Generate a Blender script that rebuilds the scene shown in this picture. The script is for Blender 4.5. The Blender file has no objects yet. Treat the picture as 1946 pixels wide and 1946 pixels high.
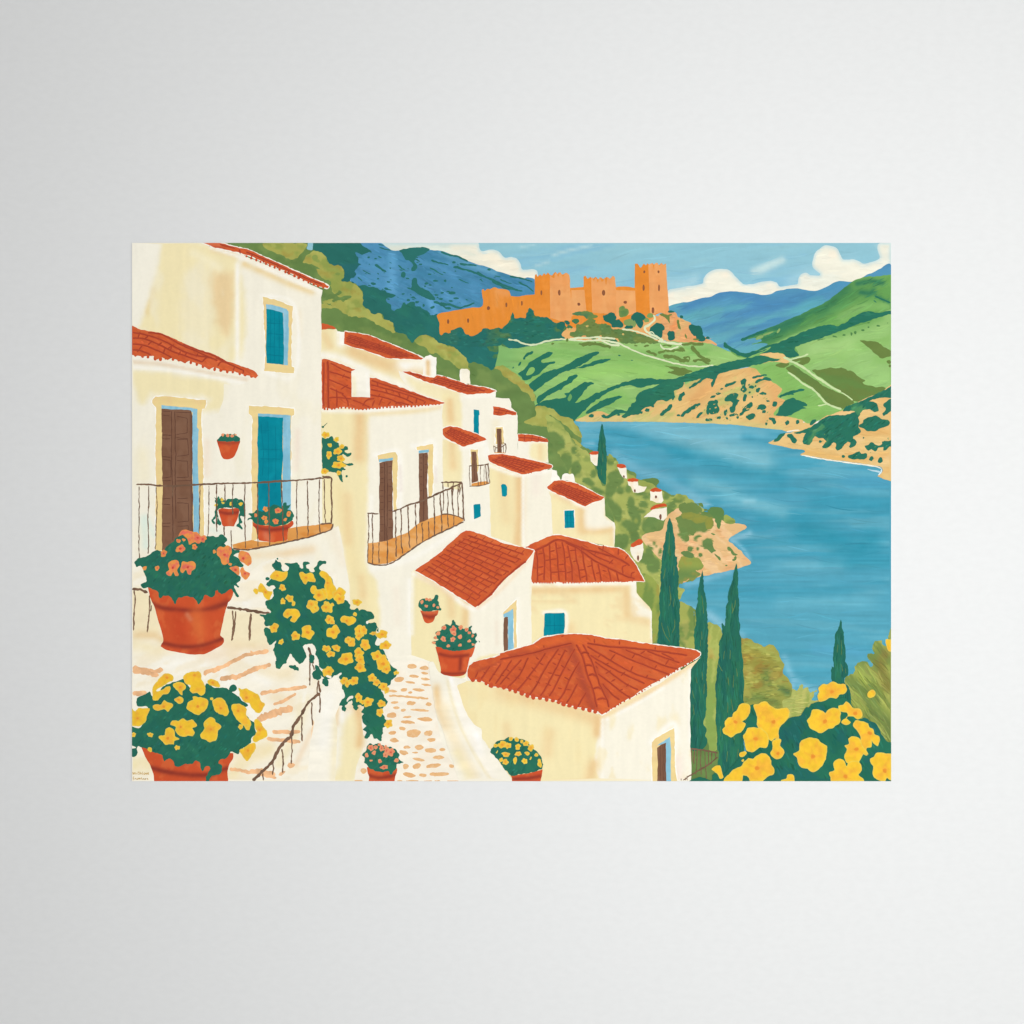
# A printed landscape picture (a flat board carrying an illustration) mounted on a pale satin wall.
# 1 pixel of the 1946 px photograph = 1 mm on the wall plane; wall lies in XZ, the camera looks along +Y.
import bpy, math, re, random
import numpy as np
from mathutils import geometry, Vector

C = bpy.context.scene
# ---------------------------------------------------------------- camera
cam_d = bpy.data.cameras.new('camera'); cam = bpy.data.objects.new('camera', cam_d)
C.collection.objects.link(cam); C.camera = cam
CAMD = 4.0
cam.location = (0, -CAMD, 0); cam.rotation_euler = (math.pi / 2, 0, 0)
cam_d.sensor_width = 36; cam_d.lens = 36 * CAMD / 1.946
cam_d.clip_start = .1; cam_d.clip_end = 50
# ---------------------------------------------------------------- light
w = bpy.data.worlds.new('World'); C.world = w; w.use_nodes = True
w.node_tree.nodes['Background'].inputs[0].default_value = (1, .993, .998, 1)
w.node_tree.nodes['Background'].inputs[1].default_value = .345
def lamp(name, loc, aim, sx, sy, power, col=(1, 1, 1)):
    d = bpy.data.lights.new(name, 'AREA'); d.shape = 'RECTANGLE'; d.size = sx; d.size_y = sy
    d.energy = power; d.color = col
    o = bpy.data.objects.new(name, d); C.collection.objects.link(o); o.location = loc
    o.rotation_euler = (Vector(aim) - Vector(loc)).to_track_quat('-Z', 'Y').to_euler()
    return o
lamp('softbox_lamp', (7, -5, -.3), (0, 0, 0), 2.5, 2.5, 201, (1, 1, .985))      # broad side light
lamp('softbox_lamp', (1.25, -4.5, -.9), (1.25, 0, -.9), 2.6, 7, 96, (.985, 1, .985))  # its sheen lies on the right of the wall
lamp('softbox_lamp', (.6, -5, .2), (.6, 0, 0), 2.4, 2.4, 93, (1, 1, 1))
C.view_settings.view_transform = 'Standard'; C.view_settings.look = 'None'
C.view_settings.exposure = 0; C.view_settings.gamma = 1
try: C.view_settings.use_curve_mapping = False
except Exception: pass
C.cycles.max_bounces = 4

# ---------------------------------------------------------------- materials
def lin(c):
    c = np.asarray(c, float); return np.where(c <= .04045, c / 12.92, ((c + .055) / 1.055) ** 2.4)
def hexc(h):
    h = h.lstrip('#'); return np.array([int(h[i:i + 2], 16) / 255 for i in (0, 2, 4)])
def new_mat(name):
    m = bpy.data.materials.new(name); m.use_nodes = True; nt = m.node_tree
    return m, nt, nt.nodes['Principled BSDF']
def noise(nt, scale, detail, mapscale=(1, 1, 1)):
    tc = nt.nodes.new('ShaderNodeTexCoord'); mp = nt.nodes.new('ShaderNodeMapping'); n = nt.nodes.new('ShaderNodeTexNoise')
    mp.inputs['Scale'].default_value = mapscale; n.inputs['Scale'].default_value = scale; n.inputs['Detail'].default_value = detail
    nt.links.new(tc.outputs['Object'], mp.inputs[0]); nt.links.new(mp.outputs[0], n.inputs['Vector']); return n
def ink_mat(name, grain):
    m, nt, b = new_mat(name)
    a = nt.nodes.new('ShaderNodeVertexColor'); a.layer_name = 'ink'
    n = noise(nt, 170, 3)
    r = nt.nodes.new('ShaderNodeMapRange'); r.inputs['From Min'].default_value = .3; r.inputs['From Max'].default_value = .7
    r.inputs['To Min'].default_value = 1 - grain; r.inputs['To Max'].default_value = 1 + grain
    mx = nt.nodes.new('ShaderNodeMix'); mx.data_type = 'RGBA'; mx.blend_type = 'MULTIPLY'; mx.inputs[0].default_value = 1
    nt.links.new(n.outputs[0], r.inputs[0]); nt.links.new(a.outputs[0], mx.inputs[6]); nt.links.new(r.outputs[0], mx.inputs[7])
    nt.links.new(mx.outputs[2], b.inputs['Base Color'])
    b.inputs['Roughness'].default_value = .95; b.inputs['Specular IOR Level'].default_value = 0.0
    return m
INK = ink_mat('matte_ink', .014)
m, nt, b = new_mat('board'); b.inputs['Base Color'].default_value = (.83, .82, .79, 1); b.inputs['Roughness'].default_value = .9
bn = noise(nt, 60, 3); bp = nt.nodes.new('ShaderNodeBump'); bp.inputs['Strength'].default_value = .05; nt.links.new(bn.outputs[0], bp.inputs['Height']); nt.links.new(bp.outputs[0], b.inputs['Normal'])
BOARD = m
m, nt, b = new_mat('satin_wall_paint')
WALL_COL = (.668, .674, .672)
n1 = noise(nt, 95, 4, (.55, 1, 1)); r = nt.nodes.new('ShaderNodeMapRange')
r.inputs['From Min'].default_value = .3; r.inputs['From Max'].default_value = .7; r.inputs['To Min'].default_value = .985; r.inputs['To Max'].default_value = 1.015
mx = nt.nodes.new('ShaderNodeMix'); mx.data_type = 'RGBA'; mx.blend_type = 'MULTIPLY'; mx.inputs[0].default_value = 1
mx.inputs[6].default_value = (*WALL_COL, 1); nt.links.new(n1.outputs[0], r.inputs[0]); nt.links.new(r.outputs[0], mx.inputs[7]); nt.links.new(mx.outputs[2], b.inputs['Base Color'])
b.inputs['Roughness'].default_value = .6; b.inputs['Metallic'].default_value = .3
bp = nt.nodes.new('ShaderNodeBump'); bp.inputs['Strength'].default_value = .03; bp.inputs['Distance'].default_value = .002
nt.links.new(n1.outputs[0], bp.inputs['Height']); nt.links.new(bp.outputs[0], b.inputs['Normal'])
WALL = m

# ---------------------------------------------------------------- the wall and the board
def box(name, x0, x1, z0, z1, y0, y1, mat, parent=None):
    me = bpy.data.meshes.new(name)
    v = [(x, y, z) for x in (x0, x1) for y in (y0, y1) for z in (z0, z1)]
    me.from_pydata(v, [], [(0, 1, 3, 2), (4, 6, 7, 5), (0, 4, 5, 1), (2, 3, 7, 6), (0, 2, 6, 4), (1, 5, 7, 3)])
    me.materials.append(mat); o = bpy.data.objects.new(name, me); C.collection.objects.link(o); o.parent = parent
    return o
wall = box('wall', -3.2, 3.2, -2.4, 2.4, 0, .1, WALL)
wall['kind'] = 'structure'
L_, R_, T_, B_ = 251.3, 1693.2, 461.9, 1484.2          # print edges in photograph pixels
art = bpy.data.objects.new('art_print', None); C.collection.objects.link(art)
art['label'] = 'unframed landscape print of a white hillside village, orange castle and blue lake'
art['category'] = 'art print'
Y0 = -.0012
box('print_board', (L_ - 973) / 1000, (R_ - 973) / 1000, (973 - B_) / 1000, (973 - T_) / 1000, Y0, -.0001, BOARD, art)

# ---------------------------------------------------------------- the painting engine (flat ink shapes on the board)
ALB = .948                                              # ink albedo = picture colour x ALB
ORG = dict(A=(240, 450), B=(240, 800), C=(240, 1100), D=(600, 450), E=(600, 800), F=(600, 1100),
           G=(950, 450), H=(950, 800), I=(950, 1100), J=(1300, 450), K=(1300, 800), L=(1300, 1100))
def pts(s):
    """'A 60,820 130,850! B 3,4' -> points in photograph pixels; a letter names the study tile, ! a corner"""
    o = (0, 0); k = 1.0; out = []; fl = []
    for t in s.split():
        if t in ORG: o = ORG[t]; k = 4.83; continue
        if t == 'Z': o = (0, 0); k = 1; continue
        c = t.endswith('!'); x, y = t.rstrip('!').split(',')
        out.append((o[0] + float(x) / k, o[1] + float(y) / k)); fl.append(c)
    return np.array(out), fl
rng = np.random.default_rng(7)
def rnd(a=0., b=1.): return float(rng.uniform(a, b))
def hash2(ix, iy, seed):
    h = (ix.astype(np.int64) * 374761393 + iy.astype(np.int64) * 668265263 + seed * 974634777) & 0xffffffff
    h = ((h ^ (h >> 13)) * 1274126177) & 0xffffffff
    return ((h ^ (h >> 16)) & 0xffff) / 65535.
def vnoise(x, y, seed):
    ix = np.floor(x); iy = np.floor(y); fx = x - ix; fy = y - iy
    fx = fx * fx * (3 - 2 * fx); fy = fy * fy * (3 - 2 * fy)
    a = hash2(ix, iy, seed); b_ = hash2(ix + 1, iy, seed); c = hash2(ix, iy + 1, seed); d = hash2(ix + 1, iy + 1, seed)
    return (a * (1 - fx) + b_ * fx) * (1 - fy) + (c * (1 - fx) + d * fx) * fy
def fbm(P, lx, ly, ang=0, seed=0, oct_=3):
    a = math.radians(ang); u = P[:, 0] * math.cos(a) + P[:, 1] * math.sin(a); v = -P[:, 0] * math.sin(a) + P[:, 1] * math.cos(a)
    s = 0; am = 1; t = 0
    for i in range(oct_):
        s = s + am * vnoise(u / lx * 2 ** i + 31.7 * i, v / ly * 2 ** i + 17.3 * i, seed + i); t += am; am *= .5
    return s / t
def smooth01(x): x = np.clip(x, 0, 1); return x * x * (3 - 2 * x)
def catmull(p, fl, closed, n=6):
    N = len(p)
    if N < 3: return p
    out = []
    for i in range(N if closed else N - 1):
        p1, p2 = p[i], p[(i + 1) % N]
        p0 = p[i - 1] if (closed or i) else p1; p3 = p[(i + 2) % N] if (closed or i < N - 2) else p2
        L = np.hypot(*(p2 - p1)) + 1e-9
        m1 = (p2 - p0) / 2; m2 = (p3 - p1) / 2
        if fl[i]: m1 = (p2 - p1)
        if fl[(i + 1) % N]: m2 = (p2 - p1)
        for m_ in (m1, m2):
            l = np.hypot(*m_)
            if l > L * 1.2: m_ *= L * 1.2 / l
        k = max(2, int(L / 3)) if L > 6 else 2
        for t in np.arange(k) / k:
            out.append((2*t**3-3*t**2+1)*p1 + (t**3-2*t**2+t)*m1 + (-2*t**3+3*t**2)*p2 + (t**3-t**2)*m2)
    if not closed: out.append(p[-1])
    return np.array(out)
def resample(p, closed, d):
    q = np.vstack([p, p[:1]]) if closed else p
    s = np.r_[0, np.cumsum(np.hypot(*np.diff(q, axis=0).T))]; n = max(3 if closed else 1, int(math.ceil(s[-1] / d)))
    # keep original vertices too, so corners stay sharp
    t = np.unique(np.r_[np.linspace(0, s[-1], n + 1), s]); t = t[np.r_[True, np.diff(t) > d * .25]]
    if closed: t = t[t < s[-1] - d * .2]
    return np.c_[np.interp(t, s, q[:, 0]), np.interp(t, s, q[:, 1])], t
def normals(p, closed):
    a = np.roll(p, -1, 0) - np.roll(p, 1, 0)
    if not closed: a[0] = p[1] - p[0]; a[-1] = p[-1] - p[-2]
    n = np.c_[-a[:, 1], a[:, 0]]; return n / (np.hypot(*n.T)[:, None] + 1e-9)
def wob(p, t, closed, amp, wl, seed):
    if amp <= 0 or len(p) < 4: return p
    z = np.c_[t, np.full(len(t), seed * 7.1)]
    f = fbm(z, wl, 50, 0, seed, 2) * 2 - 1
    if closed:
        Ltot = t[-1] + 1e-6; f = f * np.clip(np.minimum(t, Ltot - t) / wl, 0, 1)
    return p + normals(p, closed) * (f * amp * 1.6)[:, None]
def clip_rect(p):
    for ax, lim, sg in ((0, L_, 1), (0, R_, -1), (1, T_, 1), (1, B_, -1)):
        out = []; N = len(p)
        for i in range(N):
            a, b_ = p[i], p[(i + 1) % N]; ia = (a[ax] - lim) * sg >= 0; ib = (b_[ax] - lim) * sg >= 0
            if ia: out.append(a)
            if ia != ib: out.append(a + (b_ - a) * ((lim - a[ax]) / (b_[ax] - a[ax])))
        p = out
        if len(p) < 3: return None
    return np.array(p)
def inside(P, poly):
    r = np.zeros(len(P), bool); x, y = P.T
    for (x1, y1), (x2, y2) in zip(poly, np.roll(poly, -1, 0)):
        if y1 == y2: continue
        r ^= ((y1 > y) != (y2 > y)) & (x < (x2 - x1) * (y - y1) / (y2 - y1) + x1)
    return r
def dist(P, q, closed=False):
    d = np.full(len(P), 1e9)
    Q = np.vstack([q, q[:1]]) if closed else q
    for a, b_ in zip(Q[:-1], Q[1:]):
        v = b_ - a; L2 = v @ v + 1e-9; t = np.clip(((P - a) @ v) / L2, 0, 1)
        d = np.minimum(d, np.hypot(*(P - a - t[:, None] * v).T))
    return d
def apply(P, col, ops, seed):
    c = np.tile(hexc(col), (len(P), 1))
    for k, o in enumerate(ops):
        cc = hexc(o[1])
        if o[0] == 'l':                                # soft brush line: colour, width, strength, path
            q, fl = pts(o[4]); q = catmull(q, fl, False) if len(q) > 2 else (np.vstack([q, q]) if len(q) == 1 else q)
            f = np.exp(-(dist(P, q) / o[2]) ** 2) * o[3] * (.75 + .5 * fbm(P, 14, 14, 0, seed + k))
        elif o[0] == 'g':                              # gradient: colour, strength, 'from to'
            q, _ = pts(o[3]); v = q[1] - q[0]; f = smooth01(((P - q[0]) @ v) / (v @ v)) * o[2]
        elif o[0] == 'n':                              # brushy patches: colour, strength, len, width, angle, threshold, softness
            f = smooth01((fbm(P, o[3], o[4], o[5], seed + 11 * k + 3) - o[6]) / o[7]) * o[2]
        elif o[0] == 'b':                              # soft-edged dabs: colour, softness, strength, tile, 'x,y,rx,ry[,ang];...'
            f = np.zeros(len(P)); og = ORG[o[4]]; nz = (fbm(P, 11, 11, 0, seed + k) - .5) * .9
            for q in o[5].split(';'):
                v = [float(i) for i in q.split(',')]
                if len(v) == 3: v.append(v[2])
                if v[2] <= 0: continue
                a_ = math.radians(v[4] if len(v) > 4 else 0); dx = P[:, 0] - og[0] - v[0] / 4.83; dy = P[:, 1] - og[1] - v[1] / 4.83
                rx, ry = v[2] / 4.83, v[3] / 4.83; u = (dx * math.cos(a_) + dy * math.sin(a_)) / rx; w_ = (-dx * math.sin(a_) + dy * math.cos(a_)) / ry
                dd = (1 - np.hypot(u, w_)) * min(rx, ry) * 1.0 + nz * min(min(rx, ry), 9)
                f = np.maximum(f, smooth01(.5 + dd / (2 * o[2])))
            f = f * o[3]
        elif o[0] == 'p':                              # soft-edged area: colour, softness, strength, path
            q, fl = pts(o[4]); q = catmull(q, fl, True); dd = dist(P, q, True); s = np.where(inside(P, q), dd, -dd)
            f = smooth01(.5 + s / (2 * o[2]) + (fbm(P, 12, 12, 0, seed + k) - .5) * .5) * o[3]
        f = np.clip(f, 0, 1)[:, None]; c = c * (1 - f) + cc * f
    return c
ZA = np.zeros((30000, 5)); ZN = [0]
def depth(p):                                          # each new brush mark lies 4 micrometres above whatever it overlaps
    x0, y0 = p.min(0); x1, y1 = p.max(0); z = 0.; a = ZA[:ZN[0]]
    if ZN[0]:
        m_ = (a[:, 0] < x1) & (a[:, 2] > x0) & (a[:, 1] < y1) & (a[:, 3] > y0)
        if m_.any(): z = a[m_, 4].max()
    z += 4e-6; ZA[ZN[0]] = (x0, y0, x1, y1, z); ZN[0] += 1; return z
CNT = [0]
class Part:
    def __init__(s, name, parent=None, label=None):
        s.name = name; s.parent = parent.ob if isinstance(parent, Part) else (parent or art); s.v = []; s.f = []; s.c = []; s.n = 0
        s.ob = bpy.data.objects.new(name, bpy.data.meshes.new(name)); C.collection.objects.link(s.ob); s.ob.parent = s.parent
        if label: s.ob['label'] = label
        CNT[0] += 1; s.seed = CNT[0]
    def _add(s, P, faces, col, z):
        s.v.append(np.c_[(P[:, 0] - 973) / 1000, np.full(len(P), Y0 - 2e-5 - z), (973 - P[:, 1]) / 1000])
        s.f += [tuple(i + s.n for i in f) for f in faces]; s.c.append(col); s.n += len(P)
    def fill(s, path, col, ops=(), rough=(.5, 9), step=5, smooth=True, streak=(40, 7, 0, .035), edge=None, dabs=None):
        p, fl = pts(path) if isinstance(path, str) else (path, [False] * len(path))
        if smooth: p = catmull(p, fl, True)
        s.seed += 1; sd = s.seed * 13 + CNT[0]
        p, t = resample(p, True, 2.2 if step < 8 else 3)
        p = wob(p, t, True, rough[0], rough[1], sd)
        p = clip_rect(p)
        if p is None: return s
        x0, y0 = p.min(0); x1, y1 = p.max(0)
        P = np.zeros((0, 2))
        if (x1 - x0) > step * 1.3 and (y1 - y0) > step * 1.3:
            gx, gy = np.meshgrid(np.arange(x0 + step / 2, x1, step), np.arange(y0 + step / 2, y1, step))
            gx[1::2] += step / 2; P = np.c_[gx.ravel(), gy.ravel()]
            P = P[inside(P, p)]
            if len(P): P = P[dist(P, p, True) > step * .45]
        allp = [Vector(q) for q in p] + [Vector(q) for q in P]
        r = geometry.delaunay_2d_cdt(allp, [], [list(range(len(p)))], 1, 1e-5, False)
        V = np.array([tuple(q) for q in r[0]])
        if len(V) < 3 or not r[2]: return s
        F = np.array([f for f in r[2] if len(f) == 3]); F = F[inside(V[F].mean(1), p)]
        c = apply(V, col, ops, sd)
        if edge:                                       # wet rim of a brushed shape: (colour, width, strength)
            f = (np.exp(-(dist(V, p, True) / edge[1]) ** 2) * edge[2])[:, None]; c = c * (1 - f) + hexc(edge[0]) * f
        lx, ly, an, am = streak
        c = c * (1 + ((fbm(V, lx, ly, an, sd + 5) - .5) * 2 * am + (fbm(V, 16, 13, an, sd + 9) - .5) * am * .6)[:, None])
        s._add(V, F.tolist(), np.clip(c, 0, 1), depth(p))
        if dabs: s.dab(p, V, c, an, *dabs)
        return s
    def dab(s, p, V, c, ang, per, ln, wd, am):
        """single brush marks laid over a filled shape: one per `per` px2, close to the colour beneath"""
        x0, y0 = p.min(0); x1, y1 = p.max(0); n = min(420, int((x1 - x0) * (y1 - y0) / per)); VV = []; FF = []; CC = []; k = 0
        if n < 1: return
        P = np.c_[rng.uniform(x0, x1, n), rng.uniform(y0, y1, n)]; P = P[inside(P, p)]
        for j, q in enumerate(P):
            a = math.radians(ang + rnd(-14, 14)); l = ln * rnd(.5, 1.2) / 2; d = np.array([math.cos(a), math.sin(a)]); m_ = np.array([-d[1], d[0]])
            bow = rnd(-.12, .12) * l; w_ = wd * rnd(.5, 1.15) / 2
            mid = np.array([q + d * l * t + m_ * bow * (1 - t * t) for t in (-1, -.5, 0, .5, 1)])
            ends = np.vstack([mid + m_ * w_, mid - m_ * w_])
            if not inside(ends, p).all() or ends[:, 0].min() < L_ or ends[:, 0].max() > R_ or ends[:, 1].min() < T_ or ends[:, 1].max() > B_: continue
            col = c[np.argmin(((V - q) ** 2).sum(1))] * (1 + rnd(-am, am)) + np.array([rnd(-am, am), 0, rnd(-am, am)]) * .18
            hw = w_ * np.array([.25, .9, 1, .8, .15]) * np.array([rnd(.8, 1.2) for _ in range(5)])
            R = np.empty((10, 2)); R[0::2] = mid + m_ * hw[:, None]; R[1::2] = mid - m_ * hw[:, None]
            s._add(R, [(2*i, 2*i+1, 2*i+3, 2*i+2) for i in range(4)], np.clip(np.tile(col, (10, 1)), 0, 1), depth(R))
    def line(s, path, wd, col, taper=(1, 1), rough=.12, smooth=True, vary=.04, jit=.25):
        p, fl = pts(path) if isinstance(path, str) else (np.asarray(path, float), [False] * len(path))
        if smooth and len(p) > 2: p = catmull(p, fl, False)
        s.seed += 1; sd = s.seed * 17 + CNT[0]
        p, t = resample(p, False, max(1.5, min(4, wd))); L = t[-1] + 1e-6
        if len(p) < 2: return s
        p = wob(p, t, False, jit * min(2, wd), 9, sd)
        n = normals(p, False); u = t / L
        hw = wd / 2 * (taper[0] + (taper[1] - taper[0]) * u)
        end = np.sqrt(np.clip(1 - (1 - np.clip(np.minimum(t, L - t) / (wd * .5 + 1e-6), 0, 1)) ** 2, .05, 1))
        hw = hw * end
        z = np.c_[t, np.zeros(len(t))]
        a = p + n * (hw * (1 + rough * 2 * (fbm(z, 5, 5, 0, sd) - .5) * 2))[:, None]
        b_ = p - n * (hw * (1 + rough * 2 * (fbm(z, 5, 5, 0, sd + 50) - .5) * 2))[:, None]
        V = np.empty((2 * len(p), 2)); V[0::2] = a; V[1::2] = b_
        if V[:, 0].max() < L_ or V[:, 0].min() > R_ or V[:, 1].max() < T_ or V[:, 1].min() > B_: return s
        V[:, 0] = np.clip(V[:, 0], L_, R_); V[:, 1] = np.clip(V[:, 1], T_, B_)
        c = np.tile(hexc(col), (len(V), 1)); c = c * (1 + (fbm(V, 12, 12, 0, sd + 5) - .5) * 4 * vary)[:, None]
        s._add(V, [(2*i, 2*i+1, 2*i+3, 2*i+2) for i in range(len(p) - 1)], np.clip(c, 0, 1), depth(V)); return s
    def outline(s, path, wd, col):
        p, fl = pts(path)
        for a, b_ in zip(p, np.roll(p, -1, 0)):
            v = b_ - a; L = np.hypot(*v)
            if L < .5: continue
            e = v / L * min(wd * .3, 1.2); s.line(np.array([a - e, b_ + e]), wd, col, rough=.25, vary=.01, jit=.15)
        return s
    def lines(s, spec, col, **k):                      # 'w path; w path; ...' widths in photograph px, one tile letter up front
        for q in spec.split(';'):
            q = q.strip()
            if q: wd, rest = q.split(' ', 1); s.line(rest, float(wd), col, **k)
        return s
    def blob(s, cx, cy, rx, ry, col, ang=0, n=9, lobe=.18, **k):
        a = np.arange(n) / n * 2 * math.pi; r = 1 + (rng.random(n) - .5) * 2 * lobe
        x = np.cos(a) * r * rx; y = np.sin(a) * r * ry; q = math.radians(ang)
        p = np.c_[cx + x * math.cos(q) - y * math.sin(q), cy + x * math.sin(q) + y * math.cos(q)]
        k.setdefault('rough', (.4, 5)); return s.fill(p, col, **k)
    def blobs(s, tile, spec, col, sc=1., **k):         # 'x,y,rx,ry[,ang]; ...' in tile pixels
        o = ORG[tile]
        for q in spec.split(';'):
            v = [float(i) for i in q.split(',')] if q.strip() else None
            if not v or v[2] <= 0: continue
            if len(v) == 3: v = v[:3] + [v[2]]
            s.blob(o[0] + v[0] / 4.83, o[1] + v[1] / 4.83, v[2] / 4.83 * sc, v[3] / 4.83 * sc, col, v[4] if len(v) > 4 else 0, **k)
        return s
    def done(s):
        if s.n == 0:
            me = s.ob.data; bpy.data.objects.remove(s.ob); bpy.data.meshes.remove(me); return s
        V = np.vstack(s.v); me = s.ob.data
        f = []
        for q in s.f:                                  # all faces look at the room (-Y)
            a, b_, c = V[q[0]], V[q[1]], V[q[2]]
            cr = (b_[0]-a[0])*(c[2]-a[2]) - (b_[2]-a[2])*(c[0]-a[0])
            f.append(q if cr > 0 else q[::-1])
        me.from_pydata(V.tolist(), [], f)
        ca = me.color_attributes.new('ink', 'FLOAT_COLOR', 'POINT')
        cc = np.vstack(s.c); lum = cc @ np.array([.3, .59, .11]); cc = cc + (lum[:, None] - cc) * .075
        lc = np.clip(lin(cc) * ALB, 0, .95); ca.data.foreach_set('color', np.c_[lc, np.ones(len(lc))].astype(np.float32).ravel())
        me.materials.append(INK); return s
UNDER = '#c4502f'
def scallop(part, path, n, r, col, sm=True):
    p, fl = pts(path); q = catmull(p, fl, False) if sm and len(p) > 2 else p
    s = np.r_[0, np.cumsum(np.hypot(*np.diff(q, axis=0).T))]
    for i in range(n):
        t = (i + .5 + rnd(-.15, .15)) / n * s[-1]; x = np.interp(t, s, q[:, 0]); y = np.interp(t, s, q[:, 1])
        part.blob(x, y, r * rnd(.7, 1.05), r * rnd(.8, 1.35), col, 0, 7, .1, step=9)
def tiles(part, quad, nl, nj, col, w1=1.5, w2=1.3, skip=.12):
    """tile courses drawn inside quad (top-left, top-right, bottom-right, bottom-left): nl long lines, nj joints per row"""
    a, b_, c, d = pts(quad)[0]
    def at(u, v): return (a * (1 - u) + b_ * u) * (1 - v) + (d * (1 - u) + c * u) * v
    for i in range(1, nl):
        u = i / nl; v0 = rnd(.02, .07); v1 = rnd(.93, .98)
        q = np.array([at(u + rnd(-.006, .006), v0 + (v1 - v0) * k / 5) for k in range(6)])
        part.line(q + .8, w1 * 2.4, UNDER, jit=.3); part.line(q, w1 * rnd(.8, 1.3), col, jit=.3)
    for i in range(nl):
        off = rnd(0, 1)
        for j in range(nj):
            if rnd() < skip: continue
            v = (j + off + rnd(-.12, .12)) / nj
            if .05 < v < .95:
                part.line(np.array([at((i + .1) / nl, v), at((i + .5) / nl, v + rnd(-.01, .015)), at((i + .92) / nl, v)]), w2 * rnd(.7, 1.1), col)
YE = dict(c=('#f2c02d', '#efa638', '#dccf62', '#e58c2c')); OR = dict(c=('#ec9248', '#e5685c', '#f09c46', '#c9402c')); PK = dict(c=('#e9906a', '#e2705a', '#efa86a', '#c9472f'))
def blossom(parent, cx, cy, r, kind=YE, n=5, ang=None, asp=1., ctr=True, path=None, c=None, name='blossom'):
    f = Part(name, parent); k = kind['c']
    if path: q = path; sm = True
    else:
        a0 = rnd(0, 6.28) if ang is None else ang; m_ = n * 4
        a = np.arange(m_) / m_ * 2 * math.pi
        ph = rnd(0, 6.28); rr = r * (.90 + (.11 if r > 5 else .05) * np.cos(n * (a - a0)) + .10 * np.cos(2 * a + ph) + .07 * np.cos(3 * a - 2 * ph) + (rng.random(m_) - .5) * .10)
        q = np.c_[cx + rr * np.cos(a), cy + rr * np.sin(a) * asp]
    ops = [('n', k[1], .5 if kind is YE else .9, max(4, r * .8), max(4, r * .8), rnd(0, 180), .52, .15)]
    x, y = c if c is not None else (cx, cy); a1 = rnd(0, 6.28)
    if r > 6:
        for i in range(5):                             # folds between the petals
            t = a1 + i * 1.2566 + rnd(-.2, .2); l = r * rnd(.7, 1.05)
            ops.append(('l', k[1], max(1.3, r * .1), .5, 'Z %.1f,%.1f %.1f,%.1f' % (x, y, x + l * math.cos(t), y + l * math.sin(t))))
        ops.append(('l', k[1], r * .32, .6, 'Z %.1f,%.1f' % (x, y)))
    f.fill(q, k[0], ops, step=2 if r < 12 else 2.6, rough=(.9, 7) if path else (.35, 4), edge=(k[2], 1.5, .6), streak=(9, 6, rnd(0, 180), .05))
    if ctr and r > 3.2:
        g = min(r * .24, 7)
        f.blob(x, y, g, g * .9, k[3], 0, 6, .3, step=2, edge=(k[1], 1.2, .5))
    return f.done()
def flowers(parent, tile, spec, kind=YE):              # 'x,y,r[,aspect]; ...' in tile pixels
    o = ORG[tile]
    for q in spec.split(';'):
        v = [float(i) for i in q.split(',')] if q.strip() else None
        if not v: continue
        r = v[2] / 4.83
        blossom(parent, o[0] + v[0] / 4.83, o[1] + v[1] / 4.83, r, kind, n=5 if r > 5 else 4, asp=v[3] if len(v) > 3 else rnd(.85, 1.1))
# ================================================================= sky, hills and lake of the picture
DG = '#28705b'; DT = '#296c63'; OL = '#6b8748'; LO = '#a5a650'; SAND = '#e2b571'
sky = Part('painted_sky')
sky.fill('Z 240,450 1705,450 1705,720 1100,720 600,700 240,600', '#8bc0cf', [
    ('n', '#98c8d0', .6, 180, 18, -12, .5, .3), ('g', '#80bad3', .6, 'Z 1200,470 1200,600'), ('n', '#79b2d2', .4, 140, 12, -10, .55, .2),
    ('l', '#b9d9da', 3, .7, 'G 490,165 640,125 750,100 840,78'), ('l', '#b3d5da', 3, .6, 'G 330,268 400,245 450,228'), ('l', '#b3d5da', 2.5, .6, 'G 190,98 320,66'),
    ('l', '#c3dddc', 7, .9, 'J 640,320 720,290 800,250 900,215'), ('l', '#bcdadb', 8, .6, 'J 700,310 820,260'),
    ('l', '#b5d6dd', 9, .6, 'J 1790,60 1840,150'), ('l', '#a5cedb', 16, .5, 'J 1000,420 1200,330 1500,260'), ('l', '#a9d0da', 12, .7, 'J -200,440 0,440 100,400')],
    step=5, smooth=False, dabs=(500, 60, 3, .03), rough=(0, 9), streak=(90, 6, -8, .035)); sky.done()
cl = Part('painted_cloud')
cl.fill('D 600,40 1480,40 1500,90 1512,125 1540,132 1580,120 1640,122 1690,145 1722,190 1760,195 1800,188 1845,205 1880,250 1893,300 1930,302 1990,300 2030,320 2020,420 1700,420 1200,200 700,140', '#ece8d4',
        [('n', '#dfe6d8', .7, 60, 20, 20, .5, .2), ('l', '#cfdfd6', 9, .8, 'D 660,75 900,65 1200,75'), ('l', '#f6e9cf', 10, .5, 'D 1560,180 1700,230 1800,290')], rough=(.8, 10), step=3.2, edge=('#b9d5da', 4.5, .7), dabs=(160, 22, 4, .03)); cl.done()
cl = Part('painted_cloud')
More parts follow.
